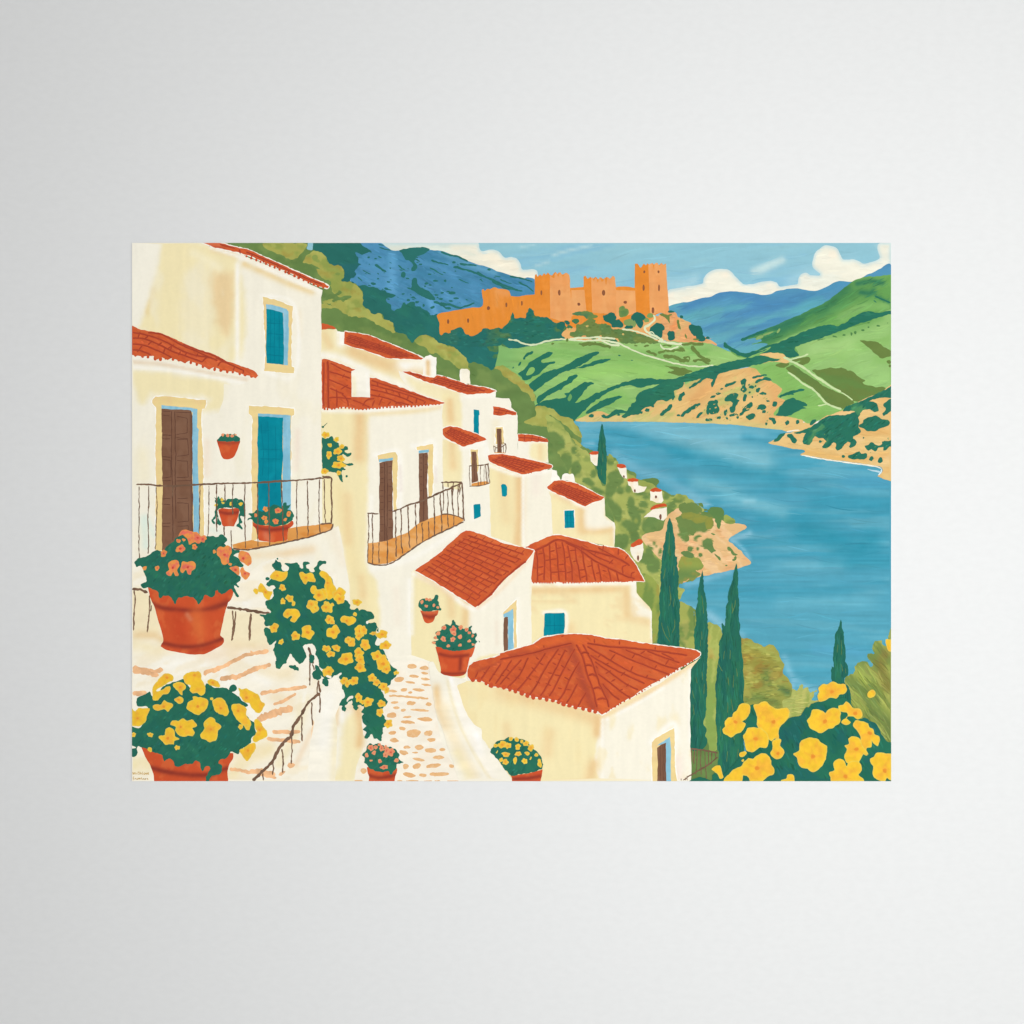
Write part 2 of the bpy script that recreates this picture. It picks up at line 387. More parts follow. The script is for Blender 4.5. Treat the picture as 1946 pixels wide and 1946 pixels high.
cl.fill('G 1400,700 1545,490 1600,480 J -40,465 60,448 150,440 178,425 178,390 200,345 250,312 320,300 395,302 440,330 480,375 520,420 560,440 640,435 700,413 790,403 850,420 870,452 900,460 1000,443 1045,430 1050,385 1070,350 1110,330 1135,335 1155,352 1200,355 1245,350 1238,335 1195,300 1172,262 1182,215 1200,150 1240,110 1290,83 1340,78 1400,108 1430,150 1455,205 1500,212 1550,206 1600,225 1640,246 1700,235 1790,202 1785,150 1775,105 1790,60 1920,40 1920,300 1600,450 1200,560 800,600 300,620',
        '#ebe8d5', [('n', '#e3e6d8', .6, 60, 18, -15, .5, .2), ('n', '#f4e6cf', .5, 40, 20, -20, .6, .15), ('l', '#cfdcd8', 12, .5, 'J -150,420 0,460')], rough=(.8, 12), step=3.2, edge=('#b9d5da', 4.5, .7), dabs=(160, 22, 4, .03)); cl.done()
m2 = Part('painted_mountain')
m2.fill('G 1480,660 1545,640 1640,612 1750,592 1870,560 J 240,552 335,510 400,503 480,505 560,510 640,520 700,530 790,528 850,500 950,480 1030,475 1130,488 1220,495 1300,462 1380,415 1450,408 1540,412 1640,370 1700,342 1790,300 1900,260 1920,620 1200,1000 600,1150 350,1050 0,960 -150,760', '#5192b6',
        [('g', '#60a6b6', .9, 'J 600,560 560,980'), ('n', '#4786b4', .7, 75, 14, -14, .45, .3), ('n', '#5cabb6', .6, 60, 12, -16, .5, .25),
         ('l', '#4886b6', 9, .8, 'J 20,640 300,540 460,520 700,590'), ('l', '#4a87b4', 8, .7, 'J 380,720 600,690 850,610 1100,530'), ('l', '#5fa9b3', 7, .7, 'J 30,760 180,700 330,680'), ('l', '#5aa8b5', 8, .6, 'J 1000,700 1250,580'), ('l', '#4a90b8', 7, .7, 'J 1150,545 1400,440 1530,420')],
        dabs=(120, 34, 3, .05), rough=(.8, 14), step=2.8, streak=(50, 6, -14, .04)); m2.done()
m1 = Part('painted_mountain')
m1.fill('D 340,30 600,58 640,85 700,122 765,128 870,102 960,98 1030,108 1050,125 1160,130 1250,160 1330,195 1400,225 1550,272 1700,325 1900,385 G 250,372 330,405 330,600 D 1900,600 1500,720 1100,760 700,720 400,500 300,330', '#4889b0',
        [('n', '#5596c2', .6, 50, 14, 20, .5, .15), ('n', '#3a7c9c', .6, 34, 10, 25, .5, .15), ('l', '#62a6d2', 10, .8, 'D 700,180 700,480'), ('l', '#66a9d8', 7, .7, 'D 1040,560 1100,700'), ('l', '#6fb0cf', 6, .6, 'D 1150,140 1350,240 1650,330')],
        dabs=(90, 20, 2.4, .07), rough=(.8, 12), step=4, streak=(40, 6, 20, .05))
G1 = '#2b7069'
m1.fill('D 765,125 860,102 960,97 1035,105 1040,122 1000,155 930,185 905,225 935,265 925,300 895,315 880,290 900,262 855,215 820,205 790,150', G1, rough=(1.2, 5), step=9)
m1.fill('D 810,455 870,470 885,400 910,372 930,400 940,445 1000,480 1050,505 1085,545 1100,575 1050,582 980,550 900,500', G1, rough=(1.2, 5), step=9)
m1.lines('6 D 540,262 590,285 650,322; 3 D 585,95 640,110 695,125; 2.5 D 575,65 630,80; 3.5 D 755,262 790,285 825,305; 2.5 D 765,305 800,312; 3.5 D 1060,212 1130,240 1222,255; 3.5 D 1045,285 1110,320 1175,352; 5 D 1148,135 1220,165 1310,185 1400,225; 4.5 D 1320,250 1400,255 1480,265; 5 D 1262,280 1350,295 1440,325 1560,370; 5 D 1480,322 1570,370 1660,415 1750,455 1860,490; 5 D 1620,400 1750,470 1900,498; 2.5 D 1310,390 1410,425; 3 D 1690,392 1800,432; 4 D 1780,360 1860,378 1990,412; 3.5 D 1860,415 1930,450 2000,505; 5 D 1080,600 1140,620 1210,660; 5 D 1140,612 1230,625 1330,650 1460,608; 2.5 D 430,310 510,340; 3.5 D 385,370 430,405; 3 D 910,200 960,228; 2.5 D 640,475 700,490; 3 D 870,555 925,572; 3.5 D 575,175 605,195; 2.5 D 1255,640 1330,650; 3 D 1640,360 1700,372', G1, taper=(.9, .55), rough=.3, jit=.5)
m1.blobs('D', '805,350,22,26;895,300,20,20;485,190,14,10;548,203,12,9;530,432,24,11,10;570,385,14,7;668,416,20,8,10;650,478,24,9,15;740,460,7;800,525,17,8;740,505,10,6;690,535,8;850,582,18,10;990,630,12,16;1072,648,20,12,-20;930,600,20,10;812,612,12,9,-30;860,630,12,7;1015,430,20,11;1188,405,14,12;1100,405,24,8;1250,515,34,14;1290,565,26,9;1240,590,20,8;1150,572,18,10;1045,345,20,7;1270,235,16,10;1160,515,18,9;1110,535,20,8;1090,500,10;950,455,8;1000,455,12,8;1590,300,16,10;1625,290,10,5;680,450,8;1120,560,10;560,160,7;1025,400,8;960,520,26,12,30;1215,655,26,14;900,560,20,9,20;1180,620,30,14,10', G1, step=9)
def speckle(part, tile, x0, y0, x1, y1, n, col, ang, s0=4, s1=13, keep=None):
    for i in range(n):
        x, y = rnd(x0, x1), rnd(y0, y1)
        if keep is None or keep(x, y): part.blobs(tile, '%.0f,%.0f,%.1f,%.1f,%.0f' % (x, y, rnd(s0, s1) * 1.3, rnd(s0, s1) * .6, ang + rnd(-20, 20)), col, step=9)
speckle(m1, 'D', 400, 180, 1900, 640, 120, G1, 22, keep=lambda x, y: y > 190 + max(0, x - 1150) * .36 and y < 640 - max(0, 620 - x) * .9)
m1.done()
# ---- lake
lk = Part('painted_lake')
lk.fill('G 430,1560 640,1600 1000,1640 1500,1640 J 0,1640 400,1660 800,1700 940,1740 1260,1750 1920,1700 L 1920,1500 0,1500 -400,1000 H 600,900 300,0', '#4a9cb5', [
    ('n', '#68aec0', .5, 200, 16, 3, .52, .12), ('n', '#3a97b2', .6, 180, 14, -3, .55, .1), ('g', '#5aaabf', .4, 'K 900,1200 900,1900'),
    ('l', '#7ebac8', 30, .85, 'K -60,140 200,200 450,300 700,380'), ('l', '#6cb0c4', 20, .8, 'K -350,110 -100,60 400,90 700,150'), ('l', '#79b9cc', 14, .7, 'G 760,1730 1000,1720 1500,1735'),
    ('l', '#2c8fab', 11, .6, 'H 990,90 1300,165 1500,240 1700,300'), ('l', '#2d90aa', 18, .6, 'K -60,290 200,360 420,430 650,490 880,520'), ('l', '#3a93ae', 9, .7, 'K 560,150 750,190'),
    ('l', '#2d90a8', 26, .8, 'K 1100,1000 1300,1060 1550,1160 1700,1130'), ('l', '#3191ab', 20, .6, 'K 1200,760 1500,750 1900,780'), ('l', '#3596b0', 12, .6, 'K 700,900 1100,900'), ('l', '#3296ae', 12, .6, 'K 1300,1300 1600,1310 1900,1300'), ('l', '#3d98b2', 12, .7, 'K 500,1580 900,1590 1500,1560'),
    ('l', '#79bccb', 14, .6, 'K 100,560 350,620 600,740 900,840'), ('l', '#70b5c8', 16, .3, 'K 850,1350 1400,1340'), ('l', '#66b0c4', 18, .5, 'K 900,1680 1700,1650'), ('l', '#8cc2d6', 8, .6, 'K 0,1700 250,1800 400,1880'), ('l', '#92c6da', 8, .4, 'L 230,320 340,440 530,520'), ('l', '#92c6da', 7, .45, 'L 920,720 980,880 1080,970 1200,1030'),
    ('l', '#9cc9dd', 6, .5, 'H 770,220 850,215'), ('l', '#8cc2d8', 12, .45, 'H 1060,300 1250,440 1500,530 1750,680 1850,740'), ('l', '#8fc3d8', 4, .6, 'K 430,1090 530,1160 600,1270'), ('l', '#8fc3d8', 6, .5, 'K 20,730 200,770'), ('l', '#9fccd8', 5, .4, 'K 560,740 640,735'), ('l', '#8cc0d4', 6, .7, 'K 450,1090 600,1030'),
    ('l', '#4a9fc0', 14, .5, 'K 1500,550 1900,560'), ('l', '#56a5c6', 10, .6, 'L 1200,650 1650,680'), ('l', '#86bed6', 6, .7, 'L 950,1150 1000,950'), ('l', '#84bfd8', 7, .6, 'K 20,1500 200,1450 420,1380')],
    dabs=(420, 60, 2.2, .07), rough=(.4, 20), step=3.6, streak=(110, 3.2, 1, .07)); lk.done()
fo = Part('painted_forest')
fo.fill('D 0,40 405,50 425,80 480,115 512,150 470,148 430,162 372,138 362,152 395,205 385,240 412,255 385,280 350,318 372,350 330,380 318,405 360,425 400,452 450,450 520,462 570,480 610,492 650,515 735,535 722,555 660,562 640,580 680,620 700,665 722,682 745,655 780,650 800,605 835,625 865,600 905,600 925,640 960,640 1040,700 1060,720 1115,712 1120,730 1700,700 G 500,740 640,900 620,960 300,1000 190,1035 100,1022 0,985 D 1695,1000 1712,1055 1712,1110 1800,1180 1760,1300 1600,1400 1300,1250 900,1050 400,800 100,400 0,200', DT,
        [('n', '#2f7b63', .5, 50, 30, 30, .5, .2), ('n', '#276475', .35, 60, 30, 0, .6, .15), ('g', '#27726b', .6, 'D 700,500 1300,900')], dabs=(110, 13, 4, .07), rough=(1.6, 7), streak=(20, 12, 30, .05))
fo.fill('D 1600,930 1660,960 1760,1010 1750,1045 1700,1040 1660,1060 1590,1040 1570,1010 1600,985', OL, [('n', '#3a7550', .7, 20, 10, 30, .5, .1)], rough=(1.5, 6))
fo.blobs('D', '1650,1095,26,22;1620,1020,20,14', '#57814a', edge=('#2c6f55', 2, .6)); fo.done()
hl = Part('painted_hill')
hl.fill('G -8,980 20,1000 100,1022 300,1000 500,960 700,945 1000,940 1300,900 1500,960 1600,950 1850,955 J 190,965 300,1000 420,1052 590,1108 700,1070 800,1080 300,1300 0,1400 G 1690,1400 1300,1550 1100,1650 700,1690 500,1560 430,1720 300,1640 100,1400 -40,1250 -20,1100', '#8cba69',
        [('n', '#7db35c', .8, 90, 16, 6, .5, .15), ('n', '#a0ca74', .5, 80, 14, 4, .55, .15), ('g', '#78ae63', .7, 'G 250,1100 60,1080'), ('l', '#7fae5a', 10, .7, 'G 600,985 900,1010 1200,1090 1600,1180'), ('l', '#83b95e', 14, .6, 'G 700,1480 1100,1450'), ('l', '#93c863', 14, .7, 'G 620,1330 1000,1220 1500,1260')],
        dabs=(110, 26, 2.6, .07), rough=(1, 14), step=4, streak=(60, 7, 4, .04))
for q in ('165,1258 225,1212 270,1160 330,1118 400,1080 455,1055 492,1062 482,1085 430,1112 385,1135 388,1152 440,1150 505,1145 502,1165 440,1182 400,1220 350,1262 300,1290 240,1322 210,1310 205,1285',
          '258,1370 330,1300 420,1245 560,1200 640,1160 700,1120 800,1080 900,1052 908,1072 850,1105 780,1160 690,1208 580,1245 500,1290 420,1340 320,1420 285,1400',
          '670,1212 740,1190 820,1160 900,1130 1020,1118 1000,1140 900,1170 800,1200 740,1205',
          '340,1480 450,1400 560,1345 620,1300 640,1278 700,1268 712,1282 650,1340 560,1400 480,1440 400,1490 350,1530',
          '325,1550 400,1510 480,1490 560,1480 610,1462 590,1440 640,1420 720,1370 780,1335 862,1345 820,1372 775,1410 740,1470 690,1525 780,1490 900,1430 1050,1370 1180,1325 1300,1302 1440,1305 1555,1305 1500,1340 1380,1370 1280,1385 1200,1360 1120,1378 1000,1425 900,1490 820,1550 750,1620 690,1682 600,1720 450,1700 380,1600',
          '785,1620 850,1560 920,1510 1000,1478 1125,1458 1100,1485 1020,1530 940,1565 860,1612 820,1622'):
    hl.fill('G ' + q, DG, rough=(1.2, 6), step=9)
hl.fill('G 240,1270 275,1205 310,1200 322,1225 290,1262', '#86b962', step=9); hl.fill('G 620,1490 645,1440 662,1470 640,1510', '#6aa35c', step=9)
hl.lines('5 G 308,1055 250,1078 218,1128; 3 G 200,1152 165,1180; 2 G 130,1195 115,1210; 2 G 1085,1078 1110,1085; 2.5 G 1200,1132 1222,1135', DG, rough=.35, jit=.6); hl.done()
rk = Part('painted_cliff')
rk.fill('G 1380,790 1440,740 1490,700 1600,695 1640,740 1690,765 1750,790 1760,830 1830,900 1880,935 1950,930 J 190,925 270,960 300,995 G 1900,975 1700,968 1600,962 1520,955 1480,900', '#e2a268',
        [('n', '#e88f55', .8, 12, 40, 20, .5, .15), ('n', '#d6b070', .7, 10, 30, 20, .55, .12)], dabs=(35, 14, 2.2, .08), rough=(1, 8), step=4)
rk.fill('G 560,830 620,790 900,780 1400,720 1480,760 1460,880 1500,960 1100,965 800,955 540,930', '#e6ab66', [('n', '#e89a58', .7, 30, 14, 10, .5, .15)], rough=(1, 8))
rk.done()
ca = Part('painted_castle')
ca.fill('D 1120,712 1300,674 1430,650 1530,635 1525,490! 1540,480 1550,500 1575,478 1600,482 1640,465 1680,476 1710,478 1765,492 1782,512 1790,545! 1850,550 1930,538 2010,530! G 322,355! 335,345 345,372 370,348 385,366 405,335 420,352 440,332 458,350 480,355 510,322 530,342 545,328 575,348 600,332 630,350 640,375 645,470! 700,466 770,460! 768,368! 785,358 805,388 830,368 850,388 880,368 900,392 925,372 950,392 980,368 1010,386 1035,362 1055,375 1062,462! 1150,456 1238,470! 1238,250! 1262,248 1288,285 1305,270 1320,248 1340,262 1355,245 1375,262 1398,240 1412,256 1438,240 1462,262 1480,242 1500,258 1525,245! 1530,400 1545,560 1552,712! 1480,700 1420,722 1380,760 1200,800 900,850 600,820 450,770 300,760 140,760 90,810 0,860 D 1600,870 1500,890 1440,912 1390,905 1340,880 1250,880 1150,905 1135,850 1135,790', '#e6892f',
        [('n', '#e88f3c', .7, 40, 10, 80, .5, .2), ('l', '#e8964f', 8, .9, 'D 1670,500 1750,520'), ('l', '#e8994e', 3, .6, 'D 1660,500 1665,640'), ('l', '#dd8330', 2, .7, 'D 1735,560 1738,680')], smooth=True, dabs=(60, 16, 2, .05), rough=(.4, 7), step=4, streak=(30, 6, 85, .03)); ca.done()
def tower(wallpath, light, lights=()):
    t = Part('tower', ca); t.fill(wallpath, '#e5862c', [('n', '#ea8f38', .6, 8, 40, 0, .5, .2)], rough=(.3, 6), step=4)
    t.fill(light, '#e99c5a', [('n', '#eda764', .6, 10, 40, 0, .5, .2), ('n', '#e59350', .5, 8, 30, 0, .6, .1)] + list(lights), rough=(.4, 6), step=4); t.done(); return t
tower('G 320,540! 322,352! 335,342 345,368 370,345 385,362 405,332 422,350 440,330 458,350! 462,545 460,760! 400,745 322,700', 'G 458,352! 480,372 500,380 505,345 520,330 535,372 555,325 578,372 590,340 615,332 638,352! 644,470 655,600 655,770! 560,772 462,745!')
tower('G 768,470! 768,368! 785,358 803,388 830,368 838,390! 840,500 848,710! 800,690 785,600', 'G 838,385! 850,372 862,410 880,372 898,420 915,372 935,415 955,395 960,372 975,440 990,372 1012,385 1035,362 1055,375! 1064,470 1066,720! 960,705 848,700!')
tower('G 1238,470! 1238,250! 1262,248 1288,285 1305,272 1320,248 1340,262 1355,243 1362,262! 1372,470 1380,705! 1300,720 1252,690', 'G 1362,262! 1398,243 1412,300 1420,250 1445,240 1462,272 1480,242 1503,262 1525,246! 1532,400 1545,560 1552,712! 1480,700 1440,702 1420,712 1378,705!')
t = Part('curtain_wall', ca); t.fill('G 655,490! 775,488! 785,600 795,690! 780,700 720,688 655,735!', '#e9a05f', [('n', '#edac6a', .6, 10, 30, 0, .5, .2)], rough=(.3, 6)); t.done()
t = Part('curtain_wall', ca); t.fill('G 1066,490! 1240,495! 1252,700! 1180,720 1066,760!', '#e9a05f', [('n', '#edac6a', .6, 10, 30, 0, .5, .2)], rough=(.3, 6)); t.done()
for q in ('60,625,8,22', '202,612,8,22', '381,516,8,23', '545,514,12,27', '725,620,13,14', '951,515,15,28', '1150,601,17,14', '1325,322,9,14', '1319,469,10,29', '1455,322,9,14', '1460,470,9,32', '1405,677,13,30', '-475,779,10,20', '-292,770,10,20', '-105,655,15,18'):
    x, y, a, b_ = map(float, q.split(','))
    d = Part('castle_window', ca); d.blob(950 + x / 4.83, 450 + y / 4.83, a / 4.83, b_ / 4.83, '#8a553a', 0, 8, .08, step=3)
    if b_ > 20: d.line(np.array([[950 + x/4.83 + .4, 450 + (y-b_*.5)/4.83], [950 + x/4.83 + .4, 450 + (y+b_*.5)/4.83]]), .8, '#a3643a')
    d.done()
sh = Part('painted_shrubbery')
sh.fill('D 1120,905 1150,905 1195,880 1232,890 1240,862 1280,850 1320,832 1355,850 1370,885 1400,905 1440,914 1500,885 1530,850 1560,842 1600,852 1680,832 1710,838 1760,790 1785,765 1790,720 1808,692 1820,720 1822,748 1880,742 1925,745 1930,700 1950,688 1958,655 1985,668 2005,680 2008,715 2060,740 2110,735 G 470,765 520,790 570,780 600,820 612,850 580,870 560,905 600,930 540,945 420,960 330,1000 220,985 140,950 80,945 20,970 D 1690,1000 1400,1010 1150,960', '#2a7060',
        [('n', '#5b7c44', .85, 26, 16, 0, .56, .08), ('n', '#236a68', .5, 30, 20, 0, .55, .15), ('g', '#276b64', .8, 'G 100,900 -150,950')], dabs=(50, 9, 3, .14), rough=(1.5, 6), step=3)
sh.fill('G 700,850 700,810 750,800 790,770 840,752 880,770 870,790 950,800 1000,810 1040,845 1090,848 1150,855 1210,865 1260,890 1320,905 1390,930 1450,955 1480,972 1420,978 1300,975 1200,982 1110,975 1080,930 1030,925 1000,950 940,945 930,900 900,920 860,945 800,935 790,900 740,915 690,920 640,905 650,880 690,870', '#6d8243', [('n', '#557d48', .6, 24, 10, 15, .5, .1)], dabs=(40, 9, 3, .12), rough=(1.5, 5), step=3)
sh.fill('G 660,710 690,692 740,685 770,680 830,690 860,708 905,728 890,745 840,750 800,755 770,728 700,722', '#6f8646', [('n', '#3d7658', .6, 24, 10, 15, .5, .1)], rough=(1, 5))
sh.blobs('G', '500,700,0,0;610,780,24,16;695,775,32,24;640,830,26,18;1040,960,44,22,10', '#3f7550', rough=(.8, 5))
sh.blobs('G', '560,820,44,40;620,790,20,18;1010,745,58,50;1075,800,60,42,20;1270,745,60,55;1285,795,34,40;1185,830,40,16;1440,865,60,70;1470,830,44,34;1568,905,36,46;1800,860,66,50,35;1845,930,50,30,20;1905,930,20,10;1570,690,30,10;1665,738,18,12', '#256a5c', sc=1, rough=(1, 5))
sh.blobs('G', '1132,695,48,46;1120,660,30,22', '#5d8449', edge=('#8a9a4a', 2, .5))
sh.blobs('G', '1180,785,42,34;1230,800,20,30;1380,725,30,22;1345,765,26,18', '#7d9a58')
sh.fill('G 1465,708 1500,705 1540,715 1580,712 1560,730 1560,800 1540,760 1510,735 1480,725', '#6d8243', rough=(1, 5))
sh.lines('4.5 G 1635,760 1640,820 1660,850; 4 G 1700,890 1712,935; 3 G 1770,940 1830,945', '#6d8243', rough=.3)
sh.blobs('G', '1130,895,12,10;640,850,20,12;800,820,14,10', '#c8ae62')
sh.done()
pa = Part('painted_path')
PC = '#d6dfb4'
pa.line('G 75,940 150,952 220,982 290,995 360,980 430,958 560,940 640,945 760,955 850,952 950,950 1030,965 1100,985 1200,1032 1300,1072 1400,1106 1550,1148 1700,1180 1850,1192 J 190,1190 270,1180', 3.5, PC, taper=(.9, .8), rough=.3, vary=.02)
pa.lines('3.5 G 640,935 760,930 900,925 1060,935; 3 G 1120,850 1210,862 1300,885 1380,920 1450,945; 4 G 1410,715 1420,760 1380,800 1330,835 1360,880 1450,925 1500,950; 4.5 G 1450,960 1560,975 1660,985 1680,1005; 3.2 G 1640,1005 1570,1032 1500,1025 1470,985; 2.5 G 1340,880 1400,875 1420,900; 3.5 G 900,935 1000,985 1100,1000', PC, rough=.3, vary=.02)
pa.done()
fd = Part('painted_field')
FO = '#68803f'
fd.lines('5 G 1665,985 1740,980 1870,992; 6 G 1760,1000 1800,1060 1860,1105 1935,1140; 5 G 1340,1050 1400,1065 1440,1090; 7 G 1500,1085 1570,1100 1640,1130 1740,1140; 4 G 1450,1070 1520,1050 1620,1040 1690,1050; 5 G 1640,1020 1700,1050; 5 G 1770,1145 1830,1130 1925,1165; 3.5 G 1680,1100 1740,1105 1750,1130; 3 G 1490,995 1580,995; 3 G 1320,1000 1370,1000; 3 G 1230,995 1260,1010; 5 G 750,1000 850,985 1020,1015; 3 G 720,980 800,975; 3 G 470,990 500,985; 3 G 810,1000 940,985; 5 G 620,930 615,965; 3.5 G 870,960 880,985', FO, rough=.4, jit=.8)
fd.fill('G 1508,1185 1560,1188 1640,1195 1765,1232 1720,1255 1670,1280 1610,1262 1540,1245 1600,1220', FO, rough=(1.2, 6)); fd.done()
h2 = Part('painted_hill')
h2.fill('J 380,1000 430,1020 550,1085 620,1058 640,1050 700,1028 770,985 700,978 620,985 710,955 660,928 600,938 520,950 560,922 640,898 700,870 740,850 870,800 900,780 1050,720 1180,655 1280,610 1350,560 1450,482 1560,400 1640,375 1720,365 1800,362 1920,370 1920,1000 1200,1100 900,1110 590,1110 480,1100', '#6ca554',
        [('l', '#3b7c50', 17, .95, 'J 1480,490 1380,580 1260,670 1100,740 960,820 860,880 740,940'), ('l', '#2f745a', 11, .8, 'J 560,925 760,870 1000,760'), ('l', '#4d8c4e', 12, .7, 'J 1450,600 1600,520 1720,480'), ('n', '#5a964d', .6, 60, 10, -25, .5, .12),
         ('l', '#2c7157', 5, .8, 'J 1590,430 1700,410 1820,425'), ('l', '#2c7157', 5, .8, 'J 1620,510 1700,520 1740,500'), ('l', '#84b866', 9, .7, 'J 1450,740 1650,640 1900,640'), ('l', '#8cbf6d', 3.5, .9, 'J 600,1100 800,1010 1000,915 1200,840'), ('l', '#2f7558', 3, .8, 'J 1760,540 1850,590 1900,610')],
        dabs=(100, 30, 2.8, .08), rough=(.9, 9), step=3.5, streak=(60, 6, -25, .05))
h2.lines('5 J 362,975 395,1000 440,1035 500,1070 560,1085 650,1060; 5 J 520,948 640,900 760,858; 3 J 1750,545 1810,570 1895,610; 2 J 1740,580 1765,605; 4 J 480,1080 560,1092 640,1065 760,1010 860,985', DG, rough=.3)
h2.fill('J 372,965 400,990 480,1040 560,1070 640,1050 700,1050 760,1030 700,1060 600,1100 560,1108 470,1075 400,1030 362,1010', DG, rough=(1, 6))
h2.blobs('J', '865,865,24,12,-50;770,890,50,10,-20;690,925,36,14,-20', '#86a862'); h2.done()
sl = Part('painted_slope')
sl.fill('G 700,1692 760,1650 900,1600 1100,1640 1300,1530 1500,1430 1700,1330 J 0,1360 150,1290 400,1230 640,1180 750,1080 900,1075 1000,1100 1200,1200 1500,1600 1100,1700 1215,1690 1100,1780 950,1790 900,1775 800,1765 600,1742 400,1722 0,1706 G 1500,1700 1000,1697', '#dfb873',
        [('n', '#e4a965', .5, 50, 16, -25, .5, .15), ('n', '#a9b865', .6, 40, 14, -20, .58, .1), ('l', '#cfc07a', 7, .8, 'G 760,1680 1200,1670 J 0,1690 500,1720 900,1765'), ('l', '#e2a463', 16, .7, 'J 300,1300 100,1500'), ('l', '#e5a565', 14, .6, 'J 640,1230 830,1400 860,1600')], dabs=(90, 20, 2.6, .06), rough=(.8, 10), step=4, streak=(40, 9, -25, .05))
sl.fill('J 560,1180 700,1160 930,1130 960,1110 1040,1085 1030,1010 1100,985 1200,945 1300,910 1500,850 1700,790 1920,700 1920,1420 1650,1500 1450,1600 1330,1640 1150,1710 1060,1670 960,1655 830,1640 850,1590 930,1500 850,1470 905,1400 880,1375 800,1330 740,1290 640,1210', '#8fbc6c',
        [('p', '#79b057', 12, .9, 'J 640,1170 900,1160 1080,1300 1330,1540 1450,1600 1200,1700 1000,1680 830,1640 930,1500 860,1360 720,1280'), ('n', '#86b95f', .6, 80, 20, -15, .5, .15), ('l', '#a4cd7c', 18, .6, 'J 1200,1040 1500,1000'), ('l', '#6fa757', 8, .7, 'J 1300,900 1550,850 1800,740'), ('l', '#9bc977', 20, .5, 'J 1600,1150 1850,1300')],
        dabs=(110, 30, 3, .05), rough=(1.5, 12), step=4, streak=(50, 12, -15, .035))
sl.done()
rd = Part('painted_ridge')
rd.fill('J 770,1040 830,990 900,955 1000,910 1100,868 1200,835 1300,812 1340,805 1400,818 1470,790 1560,735 1640,690 1700,688 1780,695 1920,680 1920,710 1840,722 1780,740 1700,772 1600,800 1450,860 1300,915 1200,945 1100,980 1020,1010 1010,1040 1035,1062 1050,1088 1000,1112 940,1108 915,1090 905,1070 840,1060 780,1075 690,1090', DG, [('n', '#33795a', .5, 60, 12, -25, .5, .2)], dabs=(60, 16, 2.6, .12), rough=(1.3, 8), step=5)
rd.fill('G 1115,1650 1150,1620 1190,1590 1210,1540 1250,1505 1240,1485 1275,1440 1290,1425 1400,1380 1550,1312 1700,1275 J 0,1272 100,1232 200,1205 320,1175 450,1140 600,1110 680,1090 740,1095 780,1112 830,1118 885,1125 850,1135 760,1150 700,1168 600,1190 480,1215 380,1240 310,1275 290,1330 255,1380 250,1340 265,1310 230,1300 160,1308 60,1330 0,1345 G 1700,1345 1640,1400 1600,1420 1610,1475 1560,1500 1500,1508 1450,1500 1400,1552 1350,1562 1300,1600 1290,1620 1200,1640 1150,1665', DG, [('n', '#33795a', .5, 60, 12, -25, .5, .2)], dabs=(60, 16, 2.6, .12), rough=(1.3, 8), step=5)
rd.fill('G 950,1660 1000,1630 1040,1600 1110,1588 1160,1595 1190,1560 1230,1560 1200,1610 1120,1625 1050,1640 990,1668', DG, rough=(1.3, 7))
rd.done()
Part('painted_field').fill('J 1175,1232 1240,1218 1330,1208 1470,1206 1500,1225 1560,1250 1600,1285 1665,1318 1635,1335 1650,1358 1740,1375 1850,1390 1760,1450 1650,1500 1560,1508 1500,1470 1450,1430 1320,1340', FO, [('n', '#5e8a45', .5, 60, 10, 20, .5, .15)], rough=(1.2, 7)).done()
Part('painted_field').fill('J 935,1212 960,1190 1000,1180 1100,1245 1200,1310 1300,1380 1460,1452 1560,1520 1500,1555 1450,1582 1390,1560 1320,1530 1250,1450 1180,1390 1080,1320', FO, [('n', '#5a7f42', .5, 60, 10, 30, .5, .15)], rough=(.9, 7)).done()
Part('painted_field').fill('J 1612,952 1680,955 1765,958 1820,1000 1920,1062 1920,1085 1860,1105 1815,1115 1770,1085 1710,1035 1660,990', FO, rough=(1.2, 7)).done()
Part('painted_field').fill('J 838,1182 880,1158 960,1162 940,1190 915,1200 870,1195', FO, rough=(1, 7)).done(); Part('painted_field').fill('J 985,1130 1060,1115 1140,1100 1158,1125 1140,1160 1080,1180 1040,1160 1080,1140 1020,1145', FO, rough=(1, 7)).done()
Part('painted_field').blobs('J', '1880,1150,22,16;1890,1185,14,12', FO).done()
Part('painted_field').fill('J 690,1085 750,1070 830,1068 905,1075 925,1100 960,1120 975,1150 940,1160 860,1150 800,1152 880,1135 885,1120 790,1112 770,1098', '#e6bd78', rough=(1, 7)).done()
pa = Part('painted_path')
pa.lines('4.2 J 910,1105 960,1130 1050,1175 1120,1220 1190,1275 1250,1312 1340,1372 1440,1428; 2 J 1440,1428 1500,1465 1550,1500; 3.6 J 950,1240 1010,1280 1070,1332 1130,1370 1185,1402 1250,1470 1310,1532 1380,1562 1445,1585; 2.6 J 960,1132 1050,1108 1140,1075; 2.2 J 1225,1550 1280,1540 1320,1532', '#c6dba0', rough=.3, vary=.02); pa.done()
s3 = Part('painted_bush')
s3.fill('J 840,1640 862,1610 880,1560 930,1500 960,1485 1000,1478 1030,1500 1065,1505 1130,1538 1125,1552 1085,1560 1120,1575 1060,1590 1000,1625 950,1648 900,1645', DG, rough=(1, 6))
s3.fill('J 225,1510 265,1500 300,1498 312,1560 320,1610 290,1625 250,1635 230,1610 240,1580 205,1575', DG, rough=(1.3, 5))
s3.fill('J 370,1490 400,1460 440,1440 495,1450 480,1490 510,1500 480,1550 460,1600 430,1615 420,1580 440,1530 410,1510 380,1515', DG, rough=(1.3, 5))
s3.fill('J 500,1640 530,1600 560,1560 600,1520 630,1530 610,1580 560,1610 530,1640', DG, rough=(1, 5))
